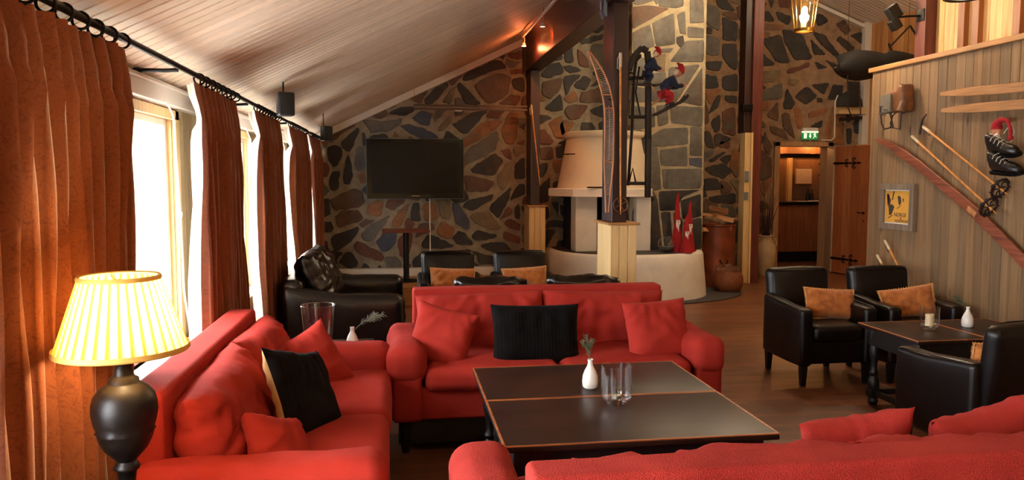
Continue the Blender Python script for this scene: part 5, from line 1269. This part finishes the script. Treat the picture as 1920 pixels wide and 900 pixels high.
# ------------------------------------------------------------------ plank wall: skis, poles, rucksack, boots, poster
XW = XP
def ski(label, P, w_, m, tip=True, th=.02, groove=True):
    """P: centre line as (y, z) pairs on the wall"""
    o = thing('wooden_ski', label, 'ski', (XW-.05, P[0][0], P[0][1])); b = BM(); g = []
    n = len(P)
    for i, (y, z) in enumerate(P):
        a = P[max(0, i-1)]; c = P[min(n-1, i+1)]; d = Vector((0, c[0]-a[0], c[1]-a[1])).normalized(); s = Vector((0, -d.z, d.y))
        ww = w_[i]/2; q = Vector((0, y-P[0][0], z-P[0][1]))
        g.append([b.verts.new(q+s*u*ww+Vector((dx, 0, 0))) for u, dx in ((-1, -th*.3), (-.9, -th/2), (0, -th*.62), (.9, -th/2), (1, -th*.3), (1, th/2), (-1, th/2))])
    for A, B in zip(g, g[1:]):
        for k in range(7): b.faces.new((A[k], A[(k+1) % 7], B[(k+1) % 7], B[k]))
    b.faces.new(g[0]); b.faces.new(g[-1][::-1]); bmesh.ops.recalc_face_normals(b, faces=b.faces)
    obj('blade', b, m, o, angle=35)
    return o
def line(a, c, n): return [(a[0]+(c[0]-a[0])*i/n, a[1]+(c[1]-a[1])*i/n) for i in range(n+1)]
W1 = [.03, .055, .07]+[.075]*9
s1 = ski('pale wooden ski mounted level on the plank wall, upper of the two', line((6.07, 2.325), (4.2, 2.235), 11), W1, M['tanwood'])
s2 = ski('pale wooden ski mounted level on the plank wall, lower of the two', line((6.05, 2.185), (4.2, 2.125), 11), W1, M['tanwood'])
P = [(6.97, 1.985), (6.85, 1.955), (6.70, 1.905), (6.52, 1.825), (6.3, 1.72), (6.08, 1.60), (5.85, 1.475), (5.6, 1.335), (5.3, 1.14), (5.05, .97), (4.7, .74), (4.4, .54)]
s3 = ski('long worn red-brown ski hung diagonally across the plank wall', P, [.01, .05, .07, .085, .085, .085, .09, .095, .09, .09, .09, .09], M['redski'])
b = BM(); box(b, -.03, .0, -.05, .06, -.022, .025, .005, M=Matrix.Translation((-.0, 5.62-6.97, 1.345-1.985)) @ Matrix.Rotation(math.radians(30), 4, 'X')); obj('binding_plate', b, M['oldwood'], s3)
def wpole(label, top, bot, big=True):
    t = basket_pole(label, (XW-.06, *top), (XW-.09, *bot), 0, normal='x')
    if big:
        d = (Vector((XW-.06, *top))-Vector((XW-.09, *bot))).normalized(); c = d*.10
        u = d.cross(Vector((1, 0, 0))).normalized(); v = d.cross(u)
        b = BM(); P = [c+(u*math.cos(a)+v*math.sin(a)*.8)*.075 for a in [2*PI*k/22 for k in range(22)]]; P = [p+Vector((0, noise.noise(p*30)*.008, noise.noise(p*30+Vector((5, 5, 5)))*.008)) for p in P]
        tube(b, P, .010, 7, closed=True)
        for k in range(0, 22, 4): tube(b, [c-d*.01, c.lerp(P[k], .5)+d*.012, P[k]], .006, 6)
        for k in range(11): q = P[k*2]; tube(b, ring_pts(q, .016, 8, 'yxz'[k % 3]), .004, 5, closed=True)
        obj('leather_basket', b, M['strap'], t)
        b = BM(); tube(b, [d*0, d*.05], [.003, .008], 8); obj('steel_tip', b, M['silver'], t)
    return t
wpole('bamboo ski pole on the plank wall, upper of the crossing pair', (6.28, 2.07), (5.235, 1.49)); wpole('bamboo ski pole on the plank wall, lower of the pair, ending below the boots', (6.42, 1.99), (5.34, 1.345))
b = BM(); tube(b, [(XW-.07, 6.30, 2.0), (XW-.08, 6.26, 2.12), (XW-.06, 6.23, 2.17)], [.012, .01, .007], 8); tag(obj('pole_grip_strap', b, M['strap']), 'dark leather grip loop sticking up where the upper bamboo pole starts', 'strap')
wpole('short orange ski pole leaning against the plank wall behind the armchairs', (6.75, 1.03), (6.38, .70), False); wpole('second short ski pole with looped strap leaning by the wall edge behind the armchairs', (6.86, .88), (6.60, .68), False)
# rucksack
t = thing('leather_rucksack', 'small worn tan leather rucksack with hanging straps on the plank wall', 'bag', (XW-.09, 6.60, 2.24))
b = BM(); rbox(b, -.05, .07, -.15, .13, -.03, .17, .025, 8, puff=(.01, 0, .0), amp=.012, freq=9, seed=2)
for v in b.verts: v.co.z += -.10*max(0, (-v.co.y-.05))+ (.05 if v.co.y < -.08 and v.co.z > .1 else 0)
obj('bag_body', b, M['leathertan'], t)
b = BM(); rbox(b, -.085, -.05, -.02, .13, -.03, .14, .015, 6, amp=.01, seed=5); obj('canvas_pocket', b, M['grey_canvas'], t)
b = BM(); tube(b, [(-.02, -.13, .06), (-.04, -.13, -.01), (-.05, -.13, -.035)], [.036, .042, .04], 16); obj('side_pouch', b, M['leathertan'], t)
for k, P in enumerate(([(-.07, .12, .1), (-.09, .11, 0), (-.06, .13, -.12), (-.06, .09, -.175), (-.06, .0, -.165), (-.06, -.03, -.12), (-.06, .03, .0)], [(-.06, .02, .05), (-.06, -.01, -.08), (-.06, -.05, -.17), (-.06, -.14, -.19), (-.06, -.15, -.08), (-.05, -.14, .0)], [(-.06, -.10, -.02), (-.06, -.03, -.06), (-.06, .0, -.13), (-.06, -.03, -.17)])):
    b = BM(); tube(b, P, .007, 6); obj('strap', b, M['strap'], t)
for y, z in ((.10, .04), (.10, -.03), (.03, .0), (.05, -.05)): b = BM(); box(b, -.1, -.085, y-.02, y+.02, z-.006, z+.006, .003); obj('buckle', b, M['silver'], t, False)
# boots
def boot(label, loc, lace=True):
    t = thing('ski_boot', label, 'boot', loc)
    b = BM()   # toe points to -y
    secs = [(.11, .0, .034, .16), (.07, .0, .040, .155), (.02, 0, .043, .13), (-.04, 0, .045, .10), (-.10, 0, .048, .078), (-.14, 0, .044, .068), (-.165, 0, .03, .05), (-.172, 0, .012, .034)]
    g = []
    for y, _, hw, h in secs:
        g.append([b.verts.new((hw*math.cos(a)*(1.0 if math.sin(a) < 0 else .85), y, max(0, h*.5+h*.5*math.sin(a)*1.0))) for a in [2*PI*k/18 for k in range(18)]])
    for A, B in zip(g, g[1:]):
        for k in range(18): b.faces.new((A[k], A[(k+1) % 18], B[(k+1) % 18], B[k]))
    b.faces.new(g[0]); b.faces.new(g[-1]); bmesh.ops.recalc_face_normals(b, faces=b.faces)
    obj('upper', b, M['bootleather'], t, angle=60)
    b = BM(); prism(b, [(-.047, .0), (-.048, -.1), (-.04, -.16), (-.015, -.185), (.015, -.185), (.04, -.16), (.048, -.1), (.044, 0), (.042, .115), (-.042, .115)], -.014, .012, 'z', .003); obj('sole', b, M['iron'], t)
    for k in range(5):
        b = BM(); y = .04-.032*k; z = .135-.018*k; tube(b, [(-.035, y, z-.02), (-.02, y-.01, z+.004), (.02, y-.012, z+.006), (.035, y, z-.018)], .0035, 6); obj('lace', b, M['lace'], t)
    return t
b1 = boot('black leather ski boot hanging on the plank wall, upper of the pair', (XW-.10, 5.30, 1.80)); b2 = boot('black leather ski boot hanging on the plank wall, lower of the pair', (XW-.10, 5.27, 1.665))
for o in (b1, b2): o.rotation_euler = (math.radians(4), math.radians(-24), math.radians(-6))
t = thing('gnome_ornament', 'small gnome head ornament with red cap above the hanging ski boots', 'ornament', (XW-.10, 5.37, 1.97))
b = BM(); ell(b, Vector((0, 0, 0)), (.036, .034, .038)); ell(b, Vector((-.036, .004, -.004)), (.01, .008, .008), 10, 8); obj('head', b, M['skin'], t)
b = BM(); P = [(0, 0, .015), (0, 0, .035), (0, -.005, .06), (0, -.04, .085), (0, -.10, .075), (0, -.135, .02), (0, -.14, -.04)]; tube(b, P, [.040, .040, .032, .022, .016, .013, .012], 16); obj('cap', b, M['redfelt'], t)
b = BM(); ell(b, Vector((0, -.14, -.055)), (.02, .02, .02)); obj('pompom', b, M['redfelt'], t)
b = BM(); [ell(b, Vector((-.02+.006*math.sin(k), .035*math.cos(k*.9), -.035-.006*(k % 3))), (.018, .018, .022), 10, 8) for k in range(7)]; obj('beard', b, M['beard'], t)
b = BM(); ell(b, Vector((-.01, .01, -.085)), (.03, .045, .04)); obj('green_jacket', b, plain('green_felt', '#1f6b33', .9), t)
b = BM(); ell(b, Vector((-.01, .06, -.09)), (.02, .025, .02)); ell(b, Vector((-.01, -.06, -.09)), (.02, .025, .02)); obj('mittens', b, M['redfelt'], t)
b = BM(); tube(b, [(0, -.07, -.02), (.01, -.13, .05), (.02, -.15, -.01), (.02, -.13, -.08), (.01, -.05, -.13)], .004, 6); obj('lace_loop', b, M['lace'], t)
# poster
t = thing('framed_poster', 'framed yellow ski poster in a weathered grey wooden frame on the plank wall', 'poster', (XW-.015, 6.625, 1.35), -PI/2)
w2, h2 = .245, .215                                   # local x runs toward the viewer along the wall
b = BM(); fw = .058
for (x0, x1, z0, z1) in ((-w2, w2, h2-fw, h2), (-w2, w2, -h2, -h2+fw), (-w2, -w2+fw, -h2+fw, h2-fw), (w2-fw, w2, -h2+fw, h2-fw)): box(b, x0, x1, -.035, .012, z0, z1, .004)
obj('frame', b, M['frame_grey'], t, False)
b = BM(); box(b, -w2+fw, w2-fw, -.012, .01, -h2+fw, h2-fw); obj('mat_board', b, M['mat_white'], t, False)
a, c = w2-fw-.006, h2-fw-.008
b = BM(); box(b, -a, a, -.0145, -.012, -c, c); obj('print', b, M['poster'], t, False)
def blob(pts, m, nm='figure'): b = BM(); prism(b, [(x*a, z*c) for x, z in pts], -.0160, -.0145, 'y'); obj(nm, b, m, t, False)
blob([(-.85, .8), (-.7, .75), (-.55, .4), (-.6, .1), (-.45, .15), (-.25, .0), (-.3, -.15), (-.45, -.5), (-.65, -.55), (-.7, -.1), (-.8, .3)], M['ink'])
blob([(-.9, .75), (-.75, .8), (-.7, .3), (-.8, .0)], M['inkred'])
blob([(0, .65), (.12, .7), (.25, .6), (.3, .3), (.2, .1), (.1, .15), (.05, .4)], M['ink'])
blob([(.4, .55), (.5, .5), (.48, .3), (.42, .35)], M['ink'])
blob([(-.75, -.72), (-.7, -.75), (-.35, -.55), (-.4, -.52)], M['ink']); blob([(-.05, -.1), (0, -.12), (.3, .08), (.27, .1)], M['ink'])
blob([(-.35, .95), (-.25, .98), (-.4, .4), (-.48, .4)], M['ink'])
bl = [(.3+.055*math.cos(q), -.70+.075*math.sin(q)) for q in [2*PI*k/14 for k in range(14)]]; blob(bl, M['inkred'], 'emblem')
text('lettering', 'NORGE', M['ink'], .052, t, (.25*a, -.0155, -.50*c), ext=.0006); text('lettering', 'NORWEGEN', M['ink'], .036, t, (.42*a, -.0155, -.88*c), ext=.0006)
# ------------------------------------------------------------------ lamps
def lantern(label, loc, h=.34, r=.085, R2=.13, power=30, chain=2.0, name='lantern'):
    t = thing(name, label, 'lamp', loc)
    b = BM(); lathe(b, [(r, -.012), (r+.012, -.01), (r+.012, .016), (r, .018), (r-.01, .01), (r-.01, -.008), (r, -.012)], seg=36); obj('bottom_ring', b, M['brass'], t)
    b = BM(); lathe(b, [(R2, h-.01), (R2+.01, h), (R2, h+.02), (.05, h+.10), (.02, h+.13), (0, h+.13)], seg=36); obj('lantern_cap', b, M['brass'], t)
    for k in range(6):
        a = k*PI/3+.3; b = BM(); tube(b, [(r*math.cos(a), r*math.sin(a), 0), (R2*math.cos(a), R2*math.sin(a), h)], .0045, 6); obj('bar', b, M['brass'], t)
    b = BM(); lathe(b, [(r-.006, .0), (R2-.006, h)], seg=36); obj('lantern_glass', b, M['glass'], t)
    b = BM(); lathe(b, [(0, .02), (.018, .02), (.018, .13), (0, .13)], seg=16); obj('candle_tube', b, M['wax'], t)
    b = BM(); ell(b, Vector((0, 0, .18)), (.028, .028, .045), 14, 10); obj('bulb', b, emis('lantern_bulb', (1, .68, .3), 60), t)
    b = BM(); tube(b, [(0, 0, h+.12), (0, 0, h+chain)], .005, 6); obj('chain', b, M['iron'], t)
    lamp('POINT', (0, 0, .18), power, (1, .79, .55), .05, name='lantern_light', parent=t)
    return t
lantern('glass and brass pendant lantern glowing in front of the far stone wall', (3.80, 7.0, 3.0), power=90, chain=ceil_z(3.8)-3.38)
lantern('brass pendant lantern hanging high near the chimney, out of the frame', (3.75, 9.2, 4.0), power=85, chain=ceil_z(3.75)-4.38)
t = thing('ring_chandelier', 'dark metal ring lamp at the upper right edge beside the plank wall', 'lamp', (4.28, 5.5, 2.99))
b = BM(); tube(b, ring_pts((0, 0, 0), .135, 36), .012, 8, closed=True); obj('ring', b, M['iron'], t)
b = BM(); [tube(b, [(.135*math.cos(a), .135*math.sin(a), 0), (0, 0, .35)], .005, 6) for a in (0, 2.1, 4.2)]; tube(b, [(0, 0, .33), (0, 0, ceil_z(4.28)-3.0)], .005, 6); obj('hanger', b, M['iron'], t)
b = BM(); ell(b, Vector((0, 0, .12)), (.03, .03, .045), 14, 10); obj('bulb', b, emis('ring_bulb', (1, .68, .3), 40), t)
lamp('POINT', (-.0, .0, .14), 11, (1, .74, .45), .06, name='chandelier_light', parent=t)
t = thing('spotlight', 'black twin floodlight on a bracket at the wooden upper post', 'lamp', (4.79, 6.72, 3.11))
b = BM(); tube(b, [(.01, .0, 0), (-.10, .03, .0), (-.16, .08, .0)], .01, 8); box(b, -.0, .02, -.05, .05, -.05, .06, .004); obj('bracket', b, M['iron'], t)
for dx, dz, s in ((-.19, .05, 1.1), (-.17, -.06, .85)):
    b = BM(); box(b, -.05*s, .05*s, -.04, .04, -.06*s, .06*s, .008, M=Matrix.Translation((dx, .12, dz)) @ Matrix.Rotation(math.radians(-35), 4, 'Y')); obj('lamp_head', b, M['plastic_blk'], t, False)
lantern('added fill lantern, unseen high in the hall before the doorway', (6.3, 9.9, 4.4), power=75, chain=ceil_z(6.3)-4.78)  # unseen lantern, added to brighten the hall and the door leaf
# exit sign
t = thing('exit_sign', 'small green emergency exit sign with white pictograms above the doorway', 'sign', (7.08, YD-.06, 2.385))
b = BM(); box(b, -.14, .14, -.03, .03, .035, .095, .006); obj('housing', b, M['white_paint'], t, False)
b = BM(); box(b, -.14, .14, -.04, .03, .012, .034, .004); obj('light_tube', b, M['exit_white'], t, False)
b = BM(); box(b, -.145, .145, -.012, .012, -.105, .010, .001); pn = obj('sign_panel', b, M['exit_green'], t, False)
def pic(poly, nm): b = BM(); prism(b, poly, -.016, -.012, 'y'); obj(nm, b, M['exit_white'], pn, False)
pic([(-.115, -.085), (-.065, -.085), (-.065, .0), (-.115, .0)], 'door_pictogram')
pic([(-.025, -.04), (-.01, -.04), (-.01, .0), (.01, .0), (.01, -.04), (.025, -.04), (0, -.085)], 'arrow_pictogram')
pic([(.055, -.03), (.06, -.02), (.085, -.02), (.10, -.035), (.108, -.03), (.095, -.012), (.075, -.005), (.058, -.008)], 'runner_pictogram')
pic([(.075, -.02), (.09, -.02), (.095, -.05), (.118, -.06), (.118, -.068), (.09, -.062), (.082, -.045), (.068, -.075), (.055, -.09), (.05, -.085), (.062, -.07), (.072, -.045)], 'runner_pictogram')
pic([(.09+.009*math.cos(q), .0+.009*math.sin(q)) for q in [2*PI*k/12 for k in range(12)]], 'runner_pictogram')
b = BM(); tube(b, [(0, .0, -.1), (.01, .0, -.13), (.03, .02, -.15)], .005, 6); obj('cable', b, M['cord'], t)
# cable along the wall corner
b = BM(); tube(b, [(7.32, YD-.03, 2.27), (7.5, YD-.03, 2.27), (7.56, YD-.03, 2.32), (7.55, YD-.03, 2.95), (7.6, YD-.03, 3.05)], .012, 8); tag(obj('wall_cable', b, M['cord']), 'pale cable running up the stone wall right of the exit sign', 'cable')
# door leaf, opened toward the room
bm = BM(); beam(bm, (7.44, YD-.06, 1.08), (7.31, 12.32, 1.08), .04, 2.14, .004, up=Vector((0, 0, 1))); struct('trim_11', bm, wood('door_lining', '#b99672', '#9b7856', axis=2))
hx, hy = 7.32, 12.30; ang = math.atan2(11.58-12.30, 7.47-7.32)
t = thing('door_1', None, None, (hx, hy, .02), ang); t['kind'] = 'structure'; Ld = .74
o = boards('door_leaf', (0, -.021, 0), (1, 0, 0), (0, 0, 1), Ld, 2.12, .085, .105, ['#a8643a', '#a05c34', '#b06d42'], wood('door_boards', '#ffffff', '#cdb49a', axis=2, rough=.35, attr=True, spec=.6), 70, parent=t, out=(0, -1, 0), g=.003, depth=.004)
b = BM(); box(b, 0, Ld, -.02, .02, 0, 2.12); obj('door_core', b, M['doorwood'], t, False)
for z in (1.84, .24):
    b = BM(); y = -.03
    tube(b, [(.0, y, z), (.2, y, z), (.56, y, z)], [.022, .016, .008], 8)
    for cx_, rr in ((.26, .045), (.42, .065)):
        for s in (-1, 1): tube(b, [(cx_+.06, y, z), (cx_, y, z+s*rr*.5), (cx_-.02, y, z+s*rr), (cx_+.02, y, z+s*rr*1.35), (cx_+.05, y, z+s*rr*1.1), (cx_+.035, y, z+s*rr*.85)], .008, 6)
    prism(b, [(.54, z-.02), (.6, z), (.54, z+.02), (.52, z)], y-.006, y+.004, 'y'); obj('strap_hinge', b, M['iron'], t)
b = BM(); lathe(b, [(0, 0), (.02, 0), (.02, .01), (0, .01)], (0, 0, 0), 14); T(b, 0, Matrix.Translation((Ld-.06, -.025, 1.03)) @ Matrix.Rotation(PI/2, 4, 'X')); tube(b, [(Ld-.06, -.02, 1.03), (Ld-.06, -.07, 1.03), (Ld-.16, -.07, 1.035)], .009, 8); obj('door_handle', b, M['iron'], t)
b = BM(); lathe(b, [(0, 0), (.012, 0), (.012, .008), (0, .008)], (0, 0, 0), 12); T(b, 0, Matrix.Translation((Ld-.06, -.022, .90)) @ Matrix.Rotation(PI/2, 4, 'X')); obj('keyhole', b, M['iron'], t)
# reception counter and back wall things
bm = BM(); box(bm, 6.3, 9.0, 14.0, 14.06, .22, 1.12, .002); t = thing('reception_counter', 'wood panelled reception counter with black top seen through the doorway', 'counter', (7.85, 14.2, 0))
bm.free(); b = BM(); box(b, -1.6, .7, -.2, .25, .2, 1.1, .004); obj('front_panel', b, M['counterwood'], t, False)
b = BM(); box(b, -1.65, .7, -.28, .3, 1.1, 1.16, .006); obj('counter_top', b, M['greytable'], t, False)
b = BM(); box(b, -1.6, .7, -.16, .25, 0, .2, .002); obj('plinth', b, M['blackwood'], t, False)
bm = BM(); box(bm, 6.3, 8.6, 14.75, 14.8, 1.0, 2.05); box(bm, 6.3, 8.6, 14.7, 14.75, 2.05, 2.45); struct('wall_reception_panel', bm, wood('panel', '#8a6647', '#73523a', axis=2))
bm = BM(); box(bm, 6.6, 8.6, 14.1, 14.3, 2.0, 2.08, .004); struct('trim_12', bm, M['greytable'])
bm = BM(); box(bm, 7.72, 7.80, 14.66, 14.75, 1.0, 2.05, .003); struct('trim_13', bm, M['pine'])
t = thing('notice_board', 'pale framed notice hanging on the panel behind the reception counter', 'picture', (8.05, 14.68, 1.66))
b = BM(); box(b, -.17, .17, -.01, .01, -.16, .16, .002); obj('sheet', b, plain('paper_board', '#cdb59a', .8, var=.08, vs_=20), t, False)
b = BM()
for (x0, x1, z0, z1) in ((-.18, .18, .155, .17), (-.18, .18, -.17, -.155), (-.18, -.165, -.17, .17), (.165, .18, -.17, .17)): box(b, x0, x1, -.016, .012, z0, z1, .002)
obj('frame', b, M['oldwood'], t, False)
for k, x in enumerate((7.93, 8.01)):
    t = thing('dark_bottle', ('left' if k == 0 else 'right')+' dark bottle of two on the reception counter under the notice', 'bottle', (x, 14.28, 1.161), group='bottles on the reception counter')
    b = BM(); h = .22+.03*(1-k); lathe(b, [(0, 0), (.033, 0), (.035, .01), (.035, h*.55), (.014, h*.72), (.012, h*.95), (.015, h), (0, h)], seg=20); obj('bottle_body', b, M['plastic_blk'], t)
for k, (x, w_, a) in enumerate(((7.72, .3, .1), (8.02, .26, -.2))):
    b = BM(); box(b, x-w_/2, x+w_/2, 13.98, 14.2, 1.162, 1.168+.008*k, .001); tag(obj('brochure_stack', b, M['white_cer'], None, False), ('left' if k == 0 else 'right')+' stack of pale papers lying on the reception counter', 'papers', 'papers on the reception counter')
t = thing('flower_vase', 'small vase of yellow and green flowers at the right of the reception counter', 'vase', (7.98+.12, 13.95+.05, 1.161))
b = BM(); lathe(b, [(0, 0), (.03, 0), (.045, .05), (.03, .1), (.035, .12), (0, .1)], seg=20); obj('vase_body', b, plain('orange_vase', '#d98a4a', .4), t)
b = BM(); R = random.Random(3)
for k in range(16): a = R.uniform(0, 6.3); p = Vector((.05*math.cos(a), .05*math.sin(a), R.uniform(.15, .32))); tube(b, [(0, 0, .09), p*.6+Vector((0, 0, .04)), p], .003, 5); [tube(b, [p, p+Vector((R.uniform(-.04, .04), R.uniform(-.04, .04), R.uniform(0, .03)))], [.008, .002], 5) for _ in range(3)]
obj('leaves', b, plain('leaf_green', '#5d7a35', .6), t)
b = BM(); [ell(b, Vector((R.uniform(-.05, .05), R.uniform(-.05, .02), R.uniform(.16, .32))), (.018, .018, .015), 10, 6) for _ in range(8)]; tag(obj('blossoms', b, plain('yellow_petal', '#e7b84a', .7), t), 'yellow blossoms')
t = thing('black_shelf', 'dark shelf with a row of pale binders beside the reception panel', 'shelf', (8.42, 14.45, 1.16))
b = BM(); box(b, -.1, .15, -.1, .15, 0, .04, .003); box(b, -.1, .15, -.1, .15, .5, .53, .003); box(b, -.1, .15, -.1, .15, .72, .75, .003); box(b, .12, .15, -.1, .15, 0, .85, .003); obj('shelf_frame', b, M['greytable'], t, False)
for k in range(4): b = BM(); box(b, 8.34+.045*k, 8.375+.045*k, 14.37, 14.55, 1.695, 1.85, .002); tag(obj('binder', b, M['white_cer'], None, False), ['leftmost', 'second from left', 'third from left', 'rightmost'][k]+' pale binder in the row on the dark reception shelf', 'binder', 'binders on the reception shelf')
lamp('POINT', (7.5, 14.5, 2.3), 8, (1, .42, .12), .05, name='reception_light'); lamp('POINT', (8.2, 14.5, 2.3), 8, (1, .42, .12), .05, name='reception_light'); lamp('POINT', (7.3, 13.3, 2.35), 2.5, (1, .55, .25), .15, name='reception_light')
# ------------------------------------------------------------------ boat-shaped sled and other things over the partition
t = thing('boat_sled', 'dark boat-shaped sled hung high on wires behind the plank partition', 'sled', (7.2, 11.2, 3.38))
b = BM(); g = []
for i in range(19):
    u = i/18; x = -.62+1.62*u; w_ = .26*math.sin(PI*min(1, (u+.02)*1.25)**.6*.999) if u < .5 else .26*(1-((u-.5)/.5)**1.4*.8); w_ = max(w_, .02); dp = .24*(1-.75*u); zc = -.06+.10*abs(u-.25)*2-(.1*u)
    g.append([b.verts.new((x, -w_*math.cos(a), zc-dp*math.sin(a)*.9)) for a in [PI*k/12 for k in range(13)]]+[b.verts.new((x, w_*.92*math.cos(a), zc+.02-dp*.7*math.sin(a)*.9)) for a in [PI*k/12 for k in range(13)]])
for A, B in zip(g, g[1:]):
    for k in range(26): b.faces.new((A[k], A[(k+1) % 26], B[(k+1) % 26], B[k]))
b.faces.new(g[0]); b.faces.new(g[-1]); bmesh.ops.recalc_face_normals(b, faces=b.faces)
for v in b.verts: v.co = Matrix.Rotation(math.radians(-48), 4, 'X') @ v.co
obj('hull', b, M['sleddark'], t, angle=50)
b = BM(); P = [(.2, -.15, .22), (.55, -.1, .55), (.78, -.1, .25), (.8, -.1, .05)]
for i in range(2): beam(b, P[i], P[i+1], .02, .03, .003, up=Vector((0, 1, 0)))
beam(b, (.15, -.18, .26), (.42, -.12, -.16), .02, .03, .003, up=Vector((0, 1, 0))); obj('shaft_frame', b, M['darkbrown'], t)
b = BM(); prism(b, [(.38, -.08), (.95, .32), (.95, -.05), (.5, -.2)], -.02, .02, 'y'); obj('canvas_flap', b, M['steelgrey'], t, False)
b = BM(); tube(b, [(-.45, -.1, -.2), (-.44, -.12, -.7), (-.35, -.1, -.85), (-.2, -.08, -.8), (-.22, -.05, -.3)], .010, 6); tube(b, ring_pts((-.52, -.12, -.16), .07, 16, 'y', .6), .014, 7, closed=True); obj('harness', b, M['strap'], t)
for x in (-.4, .6): b = BM(); tube(b, [(x, .0, 0), (x, .0, ceil_z(7.2+x)-3.38)], .003, 5); obj('wire', b, M['iron'], t)
b = BM(); lathe(b, [(0, 0), (.24, 0), (.24, .02), (.22, .12), (.16, .2), (.08, .25), (0, .26)], (7.72, YD-.2, 2.845), 32, 1, .3); tag(obj('dark_dome_basket', b, M['sleddark']), 'dark dome-shaped object standing on the small pine shelf over the door', 'basket')
b = BM(); tube(b, [(7.58, YD-.14, 2.62), (8.0, YD-.12, 2.66)], .03, 10); tag(obj('wooden_roller', b, M['darkbrown']), 'dark horizontal wooden bar under the pine shelf over the door', 'bar')
# unseen lanterns added as warm fill, overhead and behind the viewer
for k, (x, y, pw) in enumerate(((1.6, 1.0, 24), (3.4, 2.6, 20), (3.0, -1.2, 24))):
    lantern(['added fill lantern, unseen above and behind the viewer', 'added fill lantern above the near red sofa, out of frame', 'added fill lantern, unseen at the rear of the room'][k], (x, y, 2.95), power=pw, chain=max(.2, ceil_z(x)-2.95-.38))
